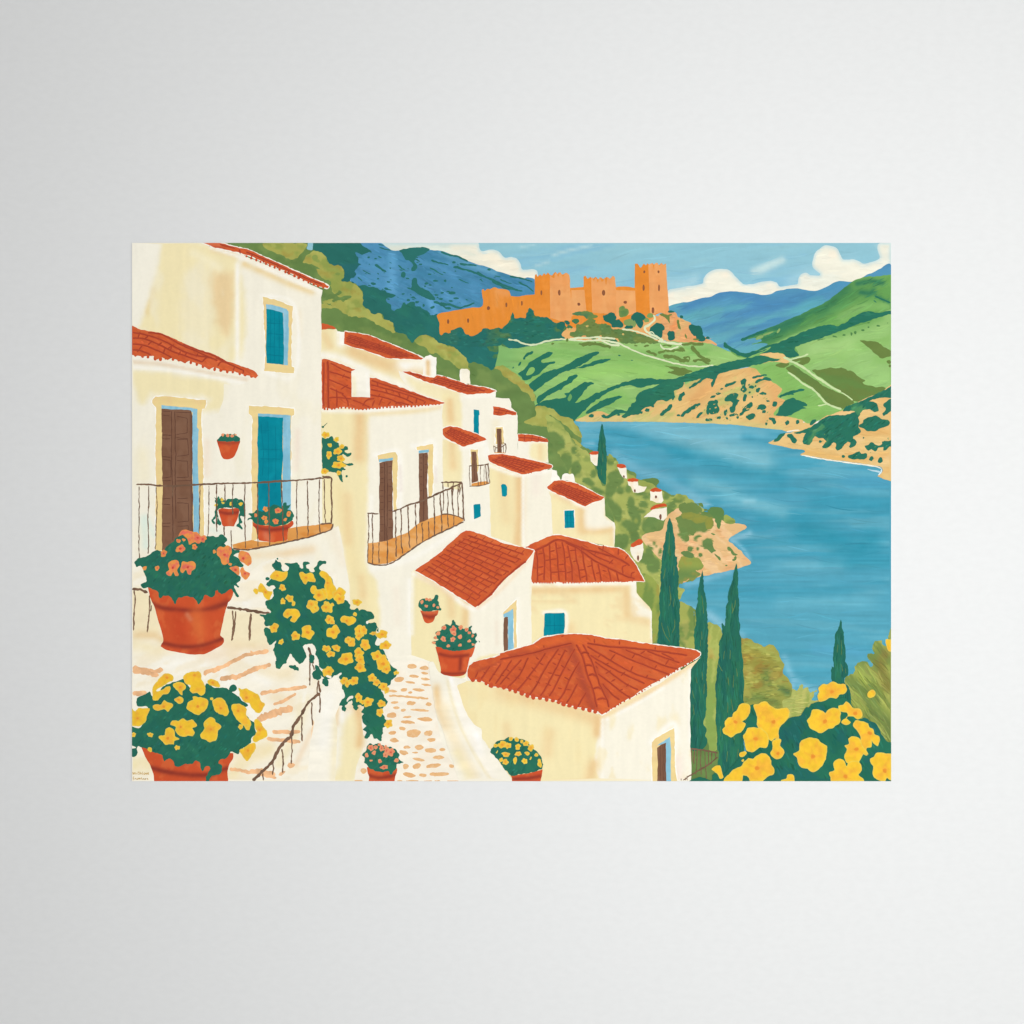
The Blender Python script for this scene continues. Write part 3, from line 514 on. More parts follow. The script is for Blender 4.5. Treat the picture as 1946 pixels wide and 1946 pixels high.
s3.lines('5 J 870,1470 930,1445 1010,1420 1105,1405; 4 J 625,1300 680,1280 760,1265; 5 J 650,1340 700,1315 750,1298 805,1310; 5 J 375,1380 430,1350 480,1330; 4 J 515,1325 540,1325; 8 J 555,1300 550,1360 540,1430; 4 J 330,1400 360,1392; 4 J 290,1450 340,1440; 4 J 240,1480 290,1455; 5 J 10,1620 60,1580 150,1535; 5 J 115,1650 165,1610; 7 J 1470,1640 0,0' .replace('; 7 J 1470,1640 0,0', ''), DG, rough=.4, jit=.7)
s3.lines('6 G 1470,1640 1520,1600 1580,1540; 6 G 1660,1650 1720,1610 1760,1570 1840,1530; 5 G 1800,1660 1860,1610; 5 G 1740,1400 1790,1360 1860,1310 1925,1290; 7 G 1650,1510 1670,1460 1680,1420; 4 G 1580,1500 1590,1460', DG, rough=.4, jit=.7)
s3.blobs('J', '615,1650,46,28,-20;712,1568,42,28;830,1535,30,24,-50;675,1412,18,18;690,1395,12,10;725,1440,34,14;620,1380,26,14;600,1430,12;770,1510,18,11;735,1605,18,12,-30;380,1615,16,30,10;450,1635,40,14,-10;490,1650,12,22;555,1480,18,34,15;595,1360,10;235,1682,28,12;320,1662,20,14,-20;395,1668,10;750,1714,13;822,1690,20,30,-20;800,1670,20,12;948,1706,20,26,20;1040,1700,16,22,10;990,1445,22,6;625,1470,8;545,1400,26,16;655,1370,8', DG, rough=(.9, 4))
s3.blobs('G', '1350,1590,22,16,-20;1295,1612,16,12,-30;1400,1550,16,20;840,1645,24,16;1640,1640,16,10;1910,1600,16,30;1900,1680,14;950,1645,22,16;1090,1635,12', DG, rough=(.9, 4))
speckle(s3, 'J', 60, 1330, 800, 1700, 70, '#8fa560', -30, 4, 11, keep=lambda x, y: y > 1560 - x * .45); speckle(s3, 'J', 60, 1330, 800, 1700, 60, '#c7ab62', -30, 5, 13, keep=lambda x, y: y > 1560 - x * .45)
s3.done()
s3 = Part('painted_tree_row')
s3.blobs('J', '1380,915,24,6,15;1467,902,13,10;1535,892,10,14;1570,878,14,16;1638,860,18,10;1690,830,10,9;1692,790,14,5;1783,817,15,8,10;1748,808,5;1865,793,8,5;1245,945,28,4,-8;1280,938,18,3', '#4f8148', rough=(.6, 4)); s3.done()
rs = Part('painted_shore')
rs.fill('J 775,1888 820,1870 900,1812 1000,1790 1060,1775 1200,1720 1330,1640 1440,1600 1500,1570 1650,1490 1800,1430 1920,1370 K 1920,530 1780,512 1770,505 1812,480 1815,430 1700,402 1600,388 1500,375 1350,355 1200,330 1070,312 1110,285 1095,262 1000,255 950,243 870,225 800,212 772,203', '#e1bb78',
        [('n', '#e0ad66', .6, 60, 10, 8, .5, .12), ('n', '#edcb93', .5, 40, 12, -20, .55, .12), ('l', '#dfae62', 7, .8, 'K 1100,280 1400,330 1650,350'), ('l', '#e0ae66', 8, .7, 'K 1600,120 1850,90'), ('l', '#dfae68', 6, .7, 'J 1700,1530 1850,1480')], dabs=(90, 22, 2.6, .06), rough=(.7, 8), step=4, streak=(40, 5, 8, .04))
rs.line('K 1075,315 1200,338 1350,362 1500,380 1650,402 1760,420 1812,438', 2.2, '#f0ead6', rough=.3); rs.line('K 1812,440 1808,470 1780,500', 3, '#d5e6ea', rough=.3); rs.line('K 1680,440 1750,460 1800,470', 4, '#b5d6e2', taper=(.3, 1))
rs.line('J 940,1790 1000,1780 1060,1778', 2.2, '#f3e6cf')
for q in ('J 1120,1800 1180,1750 1230,1700 1330,1645 1400,1635 1480,1635 1550,1612 1615,1618 1600,1660 1610,1700 1600,1740 1620,1790 1560,1830 1450,1850 1380,1870 1300,1880 1280,1850 1240,1850 1200,1830',
          'J 1455,1600 1490,1560 1560,1530 1620,1512 1680,1480 1760,1445 1850,1400 1920,1365 1920,1475 1850,1478 1800,1480 1720,1500 1690,1512 1760,1520 1780,1560 1785,1600 1740,1610 1700,1585 1640,1592 1600,1640 1560,1600 1500,1602',
          'J 1600,1740 1640,1700 1655,1670 1720,1650 1760,1640 1800,1665 1850,1680 1892,1700 1875,1732 1800,1755 1760,1785 1690,1785 1650,1760', 'J 1825,1545 1850,1520 1910,1490 1915,1580 1870,1620 1830,1650 1815,1620 1850,1590',
          'K 1005,110 1060,92 1150,60 1250,20 1290,60 1200,115 1190,160 1150,222 1120,215 1095,205 1090,150 1120,112 1050,118', 'K 1265,240 1300,190 1320,150 1400,110 1480,85 1530,60 1600,60 1610,90 1560,120 1550,160 1585,185 1560,230 1530,252 1515,235 1530,200 1500,190 1470,215 1445,260 1405,272 1385,245 1400,215 1370,195 1340,235 1300,252',
          'K 945,125 985,118 1010,150 1032,175 1022,208 990,200 975,165 948,150', 'K 818,188 850,150 875,122 930,112 900,145 870,180 840,190', 'K 1655,228 1690,218 1715,195 1740,198 1770,225 1820,210 1815,190 1860,185 1915,170 1915,225 1880,235 1850,272 1825,268 1830,240 1780,245 1755,285 1720,262 1690,275',
          'K 1508,340 1510,318 1560,300 1610,275 1625,305 1660,290 1682,300 1672,335 1640,358 1600,348 1560,352'):
    rs.fill(q, DG, [('n', '#5f9c5c', .6, 30, 14, -40, .62, .1)], rough=(1, 5), step=4, streak=(20, 8, -40, .04), dabs=(40, 12, 2.6, .16))
rs.blobs('K', '1460,325,15,15;1716,345,20,22;1798,362,22,26,20;1250,190,14,12;1645,155,8,8', DG)
speckle(rs, 'K', 1200, 120, 1880, 350, 40, '#5f9257', -10, 4, 10, keep=lambda x, y: y < 240 + (x - 1200) * .25)
rs.blobs('J', '1185,1700,36,16,-45;1200,1745,60,20,-30', DG)
rs.done()
# ---- wooded slope on the village side
wd = Part('painted_woodland')
wd.fill('A 860,40 1660,40 1650,110 1690,128 1750,130 1800,160 1835,200 1860,250 1932,265 D 205,275 245,285 268,325 255,370 240,402 270,418 330,420 375,435 400,462 430,495 438,540 428,600 445,650 490,680 540,712 600,708 625,718 630,755 670,765 705,795 722,835 735,870 790,888 830,910 860,940 885,968 910,950 940,922 1020,905 1080,925 1110,955 1180,990 1240,1000 1290,1030 1330,1072 1380,1120 1400,1158 1470,1155 1560,1192 1610,1222 1640,1200 1690,1185 G 20,1192 80,1222 150,1270 200,1320 260,1370 330,1458 318,1500 330,1560 400,1560 480,1582 520,1618 560,1640 640,1660 690,1710 740,1795 748,1860 742,1932 H 750,210 780,250 850,265 900,290 1000,315 1060,345 1085,400 1160,440 1200,465 1245,480 1250,530 1330,540 1400,522 1450,545 1460,570 1440,600 1490,640 1560,665 1580,690 1640,672 1720,700 1740,745 1800,760 1860,790 1880,830 1932,830 K 30,760 160,760 185,820 240,810 300,800 350,860 430,890 470,930 200,990 100,1440 -20,1480 H 1650,1500 1640,1690 1720,1690 1790,1740 1800,1800 L 20,260 90,275 110,300 220,420 290,420 340,460 350,520 530,550 500,1400 300,1900 I 1500,1900 1200,800 600,400 200,-400 D 1400,1800 900,1400 400,1200 -40,950 A 1700,600 1000,120', '#6a8849',
        [('n', '#5b7a40', .5, 40, 26, 20, .5, .15), ('n', '#7f9650', .5, 30, 16, 20, .58, .12)], dabs=(200, 11, 4, .1), rough=(1.6, 7), step=5, streak=(20, 12, 20, .05))
LOops = [('n', '#8a9a48', .8, 26, 16, 20, .5, .12), ('n', '#b2b45c', .6, 20, 14, 30, .55, .1), ('n', '#a08a3c', .45, 24, 14, 20, .6, .1)]
for q in ('A 1260,60 1640,60 1655,100 1610,150 1560,195 1500,212 1450,180 1370,150 1310,128',
          'A 1620,235 1660,170 1700,140 1760,130 1800,155 1835,200 1860,250 1940,265 D 245,285 268,325 255,370 240,402 330,420 400,462 438,540 430,600 450,650 490,680 540,712 600,708 630,755 705,795 722,850 735,880 690,868 600,830 540,790 450,745 360,730 300,722 235,690 195,660 150,640 130,622 180,580 260,590 320,570 230,560 170,520 135,460 100,400 50,360 0,290 A 1800,300 1700,260',
          'D 905,955 940,922 1020,905 1110,955 1180,990 1290,1030 1380,1120 1402,1170 1410,1230 1380,1245 1320,1220 1280,1180 1230,1140 1170,1120 1110,1060 1060,1070 1000,1010 940,990',
          'D 1640,1205 1700,1185 1770,1215 1850,1275 1900,1320 1950,1370 2010,1440 2020,1500 1990,1510 1960,1450 1900,1420 1850,1370 1780,1310 1720,1280 1690,1230',
          'G 220,1700 290,1660 330,1640 330,1560 400,1560 480,1582 560,1640 640,1660 690,1710 740,1795 748,1850 720,1830 660,1790 600,1730 540,1680 490,1650 450,1640 420,1670 480,1700 560,1760 640,1830 740,1900 742,1932 620,1932 560,1900 500,1850 450,1760 380,1740 300,1730 250,1720',
          'A 1800,600 1850,575 1900,570 1932,600 D 50,620 40,660 A 1932,655 1870,630'):
    wd.fill(q, LO, LOops, rough=(1.6, 6), step=4)
wd.blobs('A', '1735,195,26,30;1760,220,18,14', '#8a9c4c'); wd.blobs('D', '205,342,20,14', '#7d9248')
wd.lines('7 D 90,560 160,540 240,510; 5 D 150,590 250,560 330,548; 9 D 60,440 110,420 140,440', '#6a8849', rough=.4)
wd.fill('H 430,-60 560,20 600,80 680,180 745,260 800,290 830,350 870,430 930,560 960,590 975,400 1000,300 1080,380 1170,460 1245,520 1330,545 1440,600 1560,690 1640,672 1720,700 1800,760 1860,830 1500,800 1350,900 1320,1000 1400,1130 1480,1300 1560,1500 1700,1560 1500,1800 1400,1932 1250,1600 1250,1400 1050,1100 1050,900 950,700 700,600 600,400 500,250 440,100', '#a3ad58',
        [('n', '#b3b662', .6, 26, 14, 30, .5, .12), ('n', '#8b9c4c', .5, 24, 14, 30, .58, .1), ('b', '#6b8748', 2.2, 1, 'H', '250,60,95,60;200,20,80,50;480,160,70,60,30;540,200,62,80;470,240,70,80;470,340,60,80;600,390,70,90,10;560,450,70,50;690,430,50,70;680,262,28,40;610,40,90,30,30;700,165,46,70,-10;820,560,60,36,30;900,640,70,30,30;860,490,30,40;1030,600,50,110,20;1060,530,70,80;1100,640,40,40;1040,800,40,100,-15;1080,860,46,60;990,760,40,60;1200,760,34,60;1230,830,56,50;1260,900,44,70;1200,970,80,50,30;1240,1060,50,60;1100,1120,70,90;1140,1080,46,50;1320,770,46,34;1300,830,50,24;1390,990,70,60;1330,960,30,70;1010,372,36,40;1400,672,50,22;1310,668,60,18;1530,680,30,36;1580,780,44,40;1620,730,50,28,10;1780,800,60,46,20;1350,1260,80,60;1410,1330,60,80,20;1370,1200,40,50;1290,1440,0,0;1200,1180,0,0;1180,620,30,40;1345,700,40,20'), ('b', '#94a04c', 2.2, .9, 'H', '1350,580,90,34;1400,560,60,30;1210,500,40,30;1660,700,60,30;1030,340,60,34,20;1410,950,60,30;1250,920,16,20'), ('n', '#5d7a3f', .35, 16, 12, 0, .6, .1)], dabs=(160, 10, 3.2, .09), rough=(2, 8), step=2.8)
wd.fill('H 1255,1480 1300,1400 1380,1420 1450,1500 1470,1700 1460,1932 1400,2040 1395,1850 1380,1760 1300,1640 1250,1580', '#93a14b', [('n', '#6d8a44', .8, 16, 60, 10, .5, .1), ('n', '#a98f40', .5, 12, 40, 15, .58, .1)], rough=(1.5, 8), step=3.5)
wd.fill('H 1640,1660 1720,1690 1790,1740 1800,1932 L 90,300 100,700 60,700 I 1640,640 1640,300', '#a0a852', [('n', '#6f8a46', .9, 22, 26, 0, .5, .1), ('n', '#b5ab5c', .5, 20, 16, 0, .58, .1)], rough=(1.2, 7), step=3.5)
wd.fill('L 215,405 290,420 340,450 350,520 330,700 300,900 290,1300 300,1560 240,1580 170,1300 200,1000', '#9ba650', [('n', '#b98f45', .8, 12, 30, 10, .58, .08), ('g', '#84a24e', .8, 'L 250,600 240,1100'), ('n', '#b5bd62', .6, 8, 40, 8, .55, .1)], rough=(1.2, 7), step=3.5)
wd.done()
pn = Part('painted_headland')
pn.fill('H 1300,1080 1340,1030 1480,1000 1520,900 1560,850 1640,800 1730,840 1860,850 1932,900 K 100,860 300,900 400,930 470,938 530,945 572,970 560,990 500,1020 440,1055 412,1080 408,1105 450,1135 490,1165 520,1195 555,1240 600,1285 612,1305 570,1330 480,1358 380,1378 300,1398 180,1420 60,1450 -20,1480 H 1600,1400 1500,1300 1380,1180', '#e2b67c',
        [('n', '#e3a56e', .6, 24, 18, 50, .5, .12), ('n', '#eec795', .6, 26, 14, 40, .52, .12), ('l', '#e6b27a', 3, .8, 'K 560,1330 640,1320'), ('l', '#d9ad72', 5, .7, 'H 1560,860 1600,1000 1650,1100'), ('b', '#6b8748', 1.8, 1, 'H', '1700,960,66,80;1740,900,80,50;1800,950,90,70,10;1870,900,60,60;1720,1010,50,40;1860,1000,40,26;1900,1130,46,56;1690,1060,26,50,-25;1660,1045,30,16;1810,1062,30,12,-25;1795,1080,14,16;1748,1172,26,24,30;1815,1172,12,14;1838,1225,16,18,-20;1735,1235,50,24,20;1470,1200,18,34,10;1380,1160,40,20,40;1340,1230,30,26;1415,1120,14,22;1435,1150,10')], dabs=(80, 14, 2.6, .07), rough=(1, 8), step=2.6)
pn.fill('H 1640,1300 1680,1240 1760,1230 1830,1270 1862,1310 1860,1360 1800,1370 1840,1400 1800,1440 1760,1470 1730,1445 1700,1470 1660,1495 1630,1480 1640,1400', '#8f9c48', [('g', '#68884a', .9, 'H 1740,1310 1740,1410'), ('n', '#a58f40', .5, 16, 12, 0, .55, .1)], rough=(1.5, 5))
pn.blobs('K', '0,800,40,60;90,810,80,50;60,790,70,40;20,920,90,56;120,900,100,60,20;210,930,60,60,30;190,990,26,34;70,1010,40,40;25,1075,22,28', '#6d8647', rough=(1.4, 5))
pn.blobs('K', '90,880,90,36;160,900,80,40;30,870,60,30;230,940,40,60', '#90913f', rough=(1.4, 5), edge=('#6d8647', 3, .3))
pn.fill('K 215,830 250,795 290,790 330,795 360,820 362,880 340,930 325,990 310,985 290,930 265,870', '#5e8448', rough=(.8, 5)); pn.fill('K 365,870 400,865 440,895 465,910 460,940 400,945 370,930', '#9aa850', [('l', '#6a8546', 3, 1, 'K 395,935 460,925')], rough=(1, 5))
pn.fill('K 175,1100 205,1080 240,1085 262,1120 270,1160 290,1190 270,1200 250,1215 225,1190 200,1165 170,1150', '#65844a', rough=(1, 4))
pn.lines('4 K 282,1215 305,1245 325,1285; 5 K 400,1155 430,1190 460,1215 490,1230; 4 K 440,1270 470,1270 480,1240; 3.5 K 245,1030 285,1045; 4.5 K 95,1080 120,1060 160,1050; 2 K 375,1325 398,1325', '#65844a', rough=.5, jit=.8)
pn.blobs('K', '55,1175,22,22,30;125,1175,9,14;150,1228,18,16,20;30,1225,60,26,20', '#65844a', rough=(.8, 4)); pn.done()
# ---- bushes right of the cypresses
bs = Part('painted_bush')
bs.fill('L 860,1180 900,1100 960,1020 1010,1010 1040,1035 1080,960 1095,1010 1130,1000 1160,1045 1215,1020 1170,1110 1250,1130 1250,1400 860,1400', '#a9b05c', [('n', '#8e9f4a', .7, 8, 50, 10, .5, .12), ('n', '#c6bd68', .5, 6, 40, 10, .55, .1)], dabs=(50, 22, 1.8, .1), rough=(2, 5), step=3.5); bs.done()
bs = Part('painted_bush')
bs.fill('L 520,548 560,545 620,560 660,590 700,605 745,622 780,598 810,605 840,640 870,690 885,735 915,795 905,835 920,880 960,920 990,1000 975,1080 900,1120 880,1300 540,1400', '#9a9c48',
        [('p', '#97903f', 8, .8, 'L 560,640 700,620 820,700 860,850 700,900 560,900'), ('n', '#9a7c38', .7, 26, 14, -30, .55, .1), ('l', '#6c8342', 9, .9, 'L 760,860 760,960 850,980 950,1040'), ('l', '#6c8342', 8, .8, 'L 580,1100 700,1090 850,1150'), ('l', '#a8a850', 7, .8, 'L 880,950 860,1000 830,960'), ('l', '#b5b058', 6, .9, 'L 600,830 605,880'), ('n', '#b0a94e', .5, 20, 14, 20, .58, .1), ('l', '#5f7d48', 5, .8, 'L 900,1010 950,1050'), ('l', '#a8b055', 5, .8, 'L 560,590 700,640 860,740')],
        dabs=(45, 13, 3.2, .12), rough=(1.3, 7), step=3); bs.done()
bs = Part('painted_bush')
bs.fill('L 1470,925 1510,880 1555,870 1570,800 1600,765 1650,748 1690,775 1720,810 1735,780 1690,730 1685,690 1740,685 1722,640 1735,600 1760,570 1810,572 1840,610 1870,600 1885,470 1920,440 1920,1550 1750,1450 1600,1400 1520,1200 1490,1000', '#94a24c',
        [('n', '#6f8544', .8, 60, 9, 55, .5, .12), ('n', '#b3b45a', .6, 50, 7, 50, .56, .1), ('l', '#8a7c3c', 10, .7, 'L 1850,680 1800,800 1880,1000'), ('l', '#6c7f42', 12, .8, 'L 1700,1220 1850,1300 1900,1450'), ('l', '#a0ab50', 12, .7, 'L 1600,850 1700,900'), ('l', '#6d8443', 8, .7, 'L 1600,980 1760,1100')], dabs=(50, 30, 2.4, .14), rough=(1.8, 6), step=3, streak=(50, 6, 50, .08))
bs.done()
def cypress(path, marks):
    c = Part('painted_cypress'); c.fill(path, '#276b57', [('n', '#2f7755', .6, 8, 40, 0, .5, .12), ('n', '#22615a', .5, 8, 50, 0, .55, .12)], dabs=(45, 26, 2, .14), rough=(.9, 5), step=4, streak=(50, 6, 90, .05))
    c.lines(marks, '#628048', taper=(.4, .5), rough=.3, vary=.06); c.done()
cypress('H 935,25! 945,40 958,110 968,180 975,250 980,330 975,420 978,500 970,580 940,570 905,520 890,450 886,390 895,330 898,260 908,170 918,100', '1.6 H 945,300 945,380; 1.4 H 930,440 932,500; 1.2 H 955,200 955,250')
cypress('H 1555,890! 1570,905 1590,1000 1608,1120 1612,1240 1628,1250 1628,1330 1640,1400 1635,1500 1640,1650 1648,1665 1650,1800 1645,2100 I 1640,700 1450,700 1450,500 1465,300 1460,200 1475,60 H 1475,1450 1480,1330 1492,1200 1520,1050 1540,930', '2 H 1555,1020 1552,1120 1545,1220; 1.8 H 1555,1140 1560,1240; 2 H 1520,1350 1500,1450; 2.2 H 1560,1560 1570,1640 1550,1700; 2 H 1600,1330 1595,1420; 2.4 I 1560,60 1565,200; 2.6 I 1480,400 1510,500 1560,580; 2.4 I 1600,370 1605,430 1580,500; 2 I 1540,430 1560,540; 2 I 1600,180 1590,260')
cypress('K 168,1370! 180,1450 182,1540 195,1600 205,1660 205,1750 215,1800 L 212,400 225,480 215,560 220,680 215,760 208,900 212,1000 205,1100 200,1230 175,1330 205,1370 195,1430 215,1490 190,1540 150,1572 60,1556 55,1300 52,1000 60,830 90,760 100,680 92,560 92,480 108,400 110,270 128,200 K 125,1640 130,1550 150,1450', '2 L 160,480 165,560; 2 L 150,560 145,620; 2.2 L 165,850 170,930; 2.4 L 185,960 180,1060; 2 L 75,1020 90,1100; 2.4 L 80,1150 95,1250; 2 L 140,640 150,720; 2.2 L 160,150 175,250 180,320; 2 L 110,900 120,960')
cypress('K 478,1305! 492,1350 495,1440 492,1520 500,1620 505,1720 L 500,350 512,420 510,500 525,560 530,680 540,760 545,900 550,1000 545,1150 560,1300 550,1500 545,1600 520,1750 430,1800 360,1800 310,1700 320,1600 300,1540 300,1400 290,1280 295,1120 285,1000 300,860 315,740 320,600 340,540 352,500 342,430 355,400 370,440 378,380 385,240 402,210 405,120 430,50 K 440,1480 455,1390', '2.4 L 470,190 460,260 440,320; 2.4 L 440,220 445,300; 2.6 L 425,650 420,740; 2.4 L 370,660 360,740; 2.6 L 455,880 450,1000; 3 L 310,770 350,850; 2.4 L 480,820 490,900; 2.6 L 400,900 410,980; 2.4 L 400,1130 400,1230; 2.6 L 430,1100 450,1220; 2 L 330,1350 335,1450; 2.4 L 400,1580 390,1680; 2 L 500,1560 490,1640; 2 L 450,1400 460,1480')
cypress('L 1437,372! 1448,410 1452,460 1468,520 1470,590 1480,680 1482,760 1500,790 1508,850 1500,890 1470,910 1480,960 1510,990 1525,1040 1525,1160 1400,1200 1400,1000 1350,930 1352,800 1370,810 1366,700 1375,640 1385,520 1405,470 1425,420', '2 L 1440,560 1445,640 1440,700; 2 L 1440,780 1455,850; 1.6 L 1410,600 1405,680; 1.8 L 1480,820 1485,870')
# ---- small far houses on the slope
def cottage(wall_, roof_, door=None):
    h = Part('painted_house'); h.fill(wall_, '#f1e9d6', [('n', '#eed9b4', .6, 12, 12, 0, .55, .15)], rough=(.5, 5), step=3, smooth=False); h.done()
    r = Part('roof', h); r.fill(roof_, '#d4562c', [('n', '#b9452f', .5, 6, 4, 0, .55, .1)], rough=(.5, 4), step=2.5); r.done()
    if door:
        x, y, a, b_ = door; d = Part('door', h); d.blob(950 + x/4.83, 800 + y/4.83, a/4.83, b_/4.83, '#7d5040', 0, 8, .06, step=9); d.done()
cottage('H 826,300 900,300 895,400 892,415 865,402 835,370', 'H 818,302 845,282 895,278 905,285 895,308 845,308 828,305')
cottage('H 1078,425 1160,430 1166,530 1130,525 1118,505 1095,460', 'H 1072,400 1105,392 1150,403 1156,428 1120,434 1080,425', (1138, 510, 8, 18))
cottage('H 1172,550 1265,552 1270,595 1345,605 1325,645 1260,662 1225,655 1200,605 1180,590', 'H 1168,540 1200,527 1225,524 1268,538 1262,556 1185,558', (1238, 640, 9, 16))
cottage('H 1378,645 1485,642 1500,730 1480,752 1430,748 1380,730', 'H 1378,640 1400,620 1425,612 1485,630 1480,646 1400,650', (1432, 697, 11, 15))
cottage('H 1318,885 1375,835 1400,812 1530,795 1532,880 1500,915 1465,905 1420,885 1370,880', 'H 1378,812 1400,785 1440,768 1505,755 1530,768 1525,785 1460,792 1395,815', (1473, 880, 12, 28))
cottage('H 1198,1160 1310,1120 1320,1180 1300,1265 1268,1298 1230,1270 1210,1230 1195,1190', 'H 1200,1138 1240,1102 1285,1080 1310,1105 1305,1125 1260,1145 1215,1160', (1268, 1258, 10, 29))
# ================================================================= the village of the picture
W1 = '#f3edda'; Y1 = '#f1e2ae'; PE = '#e9c48c'; WH = '#f8f4e8'; RF = '#d25a2f'; RL = '#a8412d'; TR = '#ecd18d'; BL = '#87c0d6'; TE = '#06879a'; BR = '#7d5742'; BD = '#5f3f34'; RA = '#775a47'
VST = (60, 7, 90, .018)
def house(path, col=W1, ops=(), **k):
    h = Part('painted_house'); k.setdefault('streak', VST); h.fill(path, col, list(ops), smooth=False, rough=(.7, 12), step=4, **k); return h
def roof(h, path, extra=(), quads=(), halo=1.8, eave=None, col=RF, lines='', lw=1.5):
    """eave = (path, n, r); quads = (corners, nl, nj)"""
    if halo: h.outline(path, halo * 1.2 + .8, '#f7f2e3')
    h.done()
    r = Part('roof', h)
    if eave: scallop(r, eave[0], eave[1], eave[2], '#c9502c')
    r.fill(path, col, [('n', '#d66536', .7, 26, 10, 30, .5, .15), ('n', '#c55230', .6, 20, 10, 20, .56, .1)] + list(extra), rough=(.8, 7), step=3, smooth=False, streak=(20, 6, 30, .04), dabs=(55, 11, 3.4, .07))
    for q in quads: tiles(r, q[0], q[1], q[2], RL, 1.6, 1.5)
    if lines: r.lines(re.sub(r'(^|;)\s*([\d.]+) ', lambda m_: m_.group(1) + '%.2f ' % (float(m_.group(2)) * 2.6), lines), UNDER, vary=.02)
    if lines: r.lines(re.sub(r'(^|;)\s*([\d.]+) ', lambda m_: m_.group(1) + '%.2f ' % (float(m_.group(2)) * 1.3), lines), RL)
    r.done(); return r
def opening(h, frame=None, reveal=None, leaf=None, col=TE, name='window', halo=3.2, marks='', mc='#067286', ops=(), fcol=TR):
    o = Part(name, h, ('brown wooden door' if col == BR else 'teal blue door') if name == 'door' else None)
    if frame:
        if halo: o.outline(frame, halo, '#fbf8ee')
        o.fill(frame, fcol, [('n', '#eccb8e', .7, 14, 20, 0, .5, .2)], rough=(.9, 8), smooth=False, step=4)
    if reveal: o.fill(reveal, BL, [('n', '#79b6cf', .6, 6, 30, 0, .5, .15), ('n', '#9acbe0', .5, 6, 30, 0, .56, .1)], rough=(.5, 9), smooth=False, step=3)
    if leaf: o.fill(leaf, col, [('n', '#0a91a3' if col == TE else '#87624c', .6, 10, 24, 0, .5, .15)] + list(ops), rough=(.5, 9), smooth=False, step=3)
    if marks: o.lines(marks, mc, smooth=False, rough=.25, jit=.4)
    o.done(); return o
def rail(name_path, wd, bars, floor=None, fops=(), extra=''):
    """a balcony: floor patch, handrail, and each bar its own piece"""
    b_ = Part('painted_balcony')
    if floor: b_.fill(floor, '#e29a4c', [('n', '#d98638', .7, 30, 12, 10, .5, .2), ('n', '#eab071', .6, 24, 12, 10, .55, .12)] + list(fops), rough=(.6, 10), smooth=False, step=3)
    b_.done()
    h = Part('handrail', b_); h.lines(name_path, RA, rough=.4, jit=.22, vary=.08); h.done()
    for q in bars.split(';'):
        q = q.strip()
        if q:
            x = Part('baluster', b_)
            p, _ = pts(q)
            x.line(q, wd * rnd(.85, 1.15), RA, rough=.5, jit=.25, vary=.1); x.done()
    return b_

un = Part('underpainting')
un.fill('A 40,200 900,200 1780,500 D 50,900 600,1250 1200,1500 1500,1700 H 440,450 500,900 1000,1200 1250,1600 I 1390,600 1740,900 1740,1880 C 40,1900', '#f4eedb', smooth=False, step=12, rough=(0, 9)); un.done()
# -- a: top row house with two chimneys
h = house('D 40,855 190,845! 200,868 265,880! 255,975 620,1100 800,1122 990,1118! 1010,1095 1048,1088 1080,1105 1107,1110! 1102,1300 1100,1700 40,1700', Y1,
          [('l', PE, 14, .8, 'D 330,1050 600,1160 900,1240 1150,1380'), ('l', PE, 8, .5, 'D 80,900 130,1000'), ('l', '#f8f3e4', 9, .95, 'D 60,1090 200,1110 400,1200 600,1290 900,1400 1200,1510'), ('l', WH, 10, .9, 'D 230,880 235,970'), ('l', WH, 14, .9, 'D 800,1180 980,1180'), ('l', WH, 5, .9, 'D 990,1130 1090,1110 1085,1290'), ('l', PE, 4, .9, 'D 1035,1150 1035,1240')])
roof(h, 'D 265,868! 380,885 500,908 600,950 700,990 780,1022 850,1052 930,1085 990,1115! 970,1128 860,1125 780,1122 700,1118 640,1108 560,1080 450,1038 340,1010 248,975! 265,930',
     quads=[('D 275,872 255,968 760,1112 975,1112', 6, 13)])
c = Part('roof', h); c.fill('D 50,800 80,798 115,808 160,822 190,845 160,850 120,842 90,852 50,848', RF, rough=(.6, 6), step=4); c.done()
c = Part('chimney', h); c.fill('D 990,1120! 1012,1098 1050,1085 1085,1105 1108,1110! 1104,1290! 985,1280!', WH, [('l', PE, 4.5, .9, 'D 1030,1150 1032,1260')], smooth=False, step=3); c.done()
c = Part('chimney', h); c.fill('D 196,872 265,878 262,935 256,992 200,985', WH, [('l', Y1, 3, .5, 'D 205,900 205,980')], smooth=False, step=3); c.done()
# -- b: house with the tall narrow teal shutter
h = house('D 760,1230 1000,1320 1200,1385 1390,1452! 1655,1425 1650,1475! 1700,1480 1775,1485 1790,1520 1795,1565 1840,1610! 1840,2050 1150,2050 1165,1530 900,1430 780,1300', W1,
          [('p', Y1, 4, .9, 'D 1165,1440 1320,1460 1325,1820 1165,1740'), ('l', PE, 8, .8, 'D 1230,1500 1240,1680'), ('p', Y1, 8, .8, 'D 820,1280 1000,1340 1200,1400 1300,1440 1150,1500 960,1440'), ('l', '#f0dfb0', 5, .7, 'D 1000,1350 1300,1450'), ('l', WH, 5, .8, 'D 1390,1462 1640,1450')])
roof(h, 'D 795,1238! 860,1238 930,1258 1000,1278 1085,1292! 1112,1270 1200,1290 1300,1325 1400,1360 1500,1375 1600,1392 1658,1418! 1600,1438 1500,1440 1390,1450! 1300,1420 1200,1385 1100,1355 1000,1325 900,1285', quads=[('D 1112,1275 1010,1318 1390,1440 1640,1415', 4, 12)],
     lines='1.4 D 860,1252 940,1272 1010,1300; 1 D 900,1260 890,1280; 1 D 960,1270 950,1300')
scallop(h, 'D 1400,1452 1500,1445 1640,1432', 12, 1.4, '#c9502c') if False else None
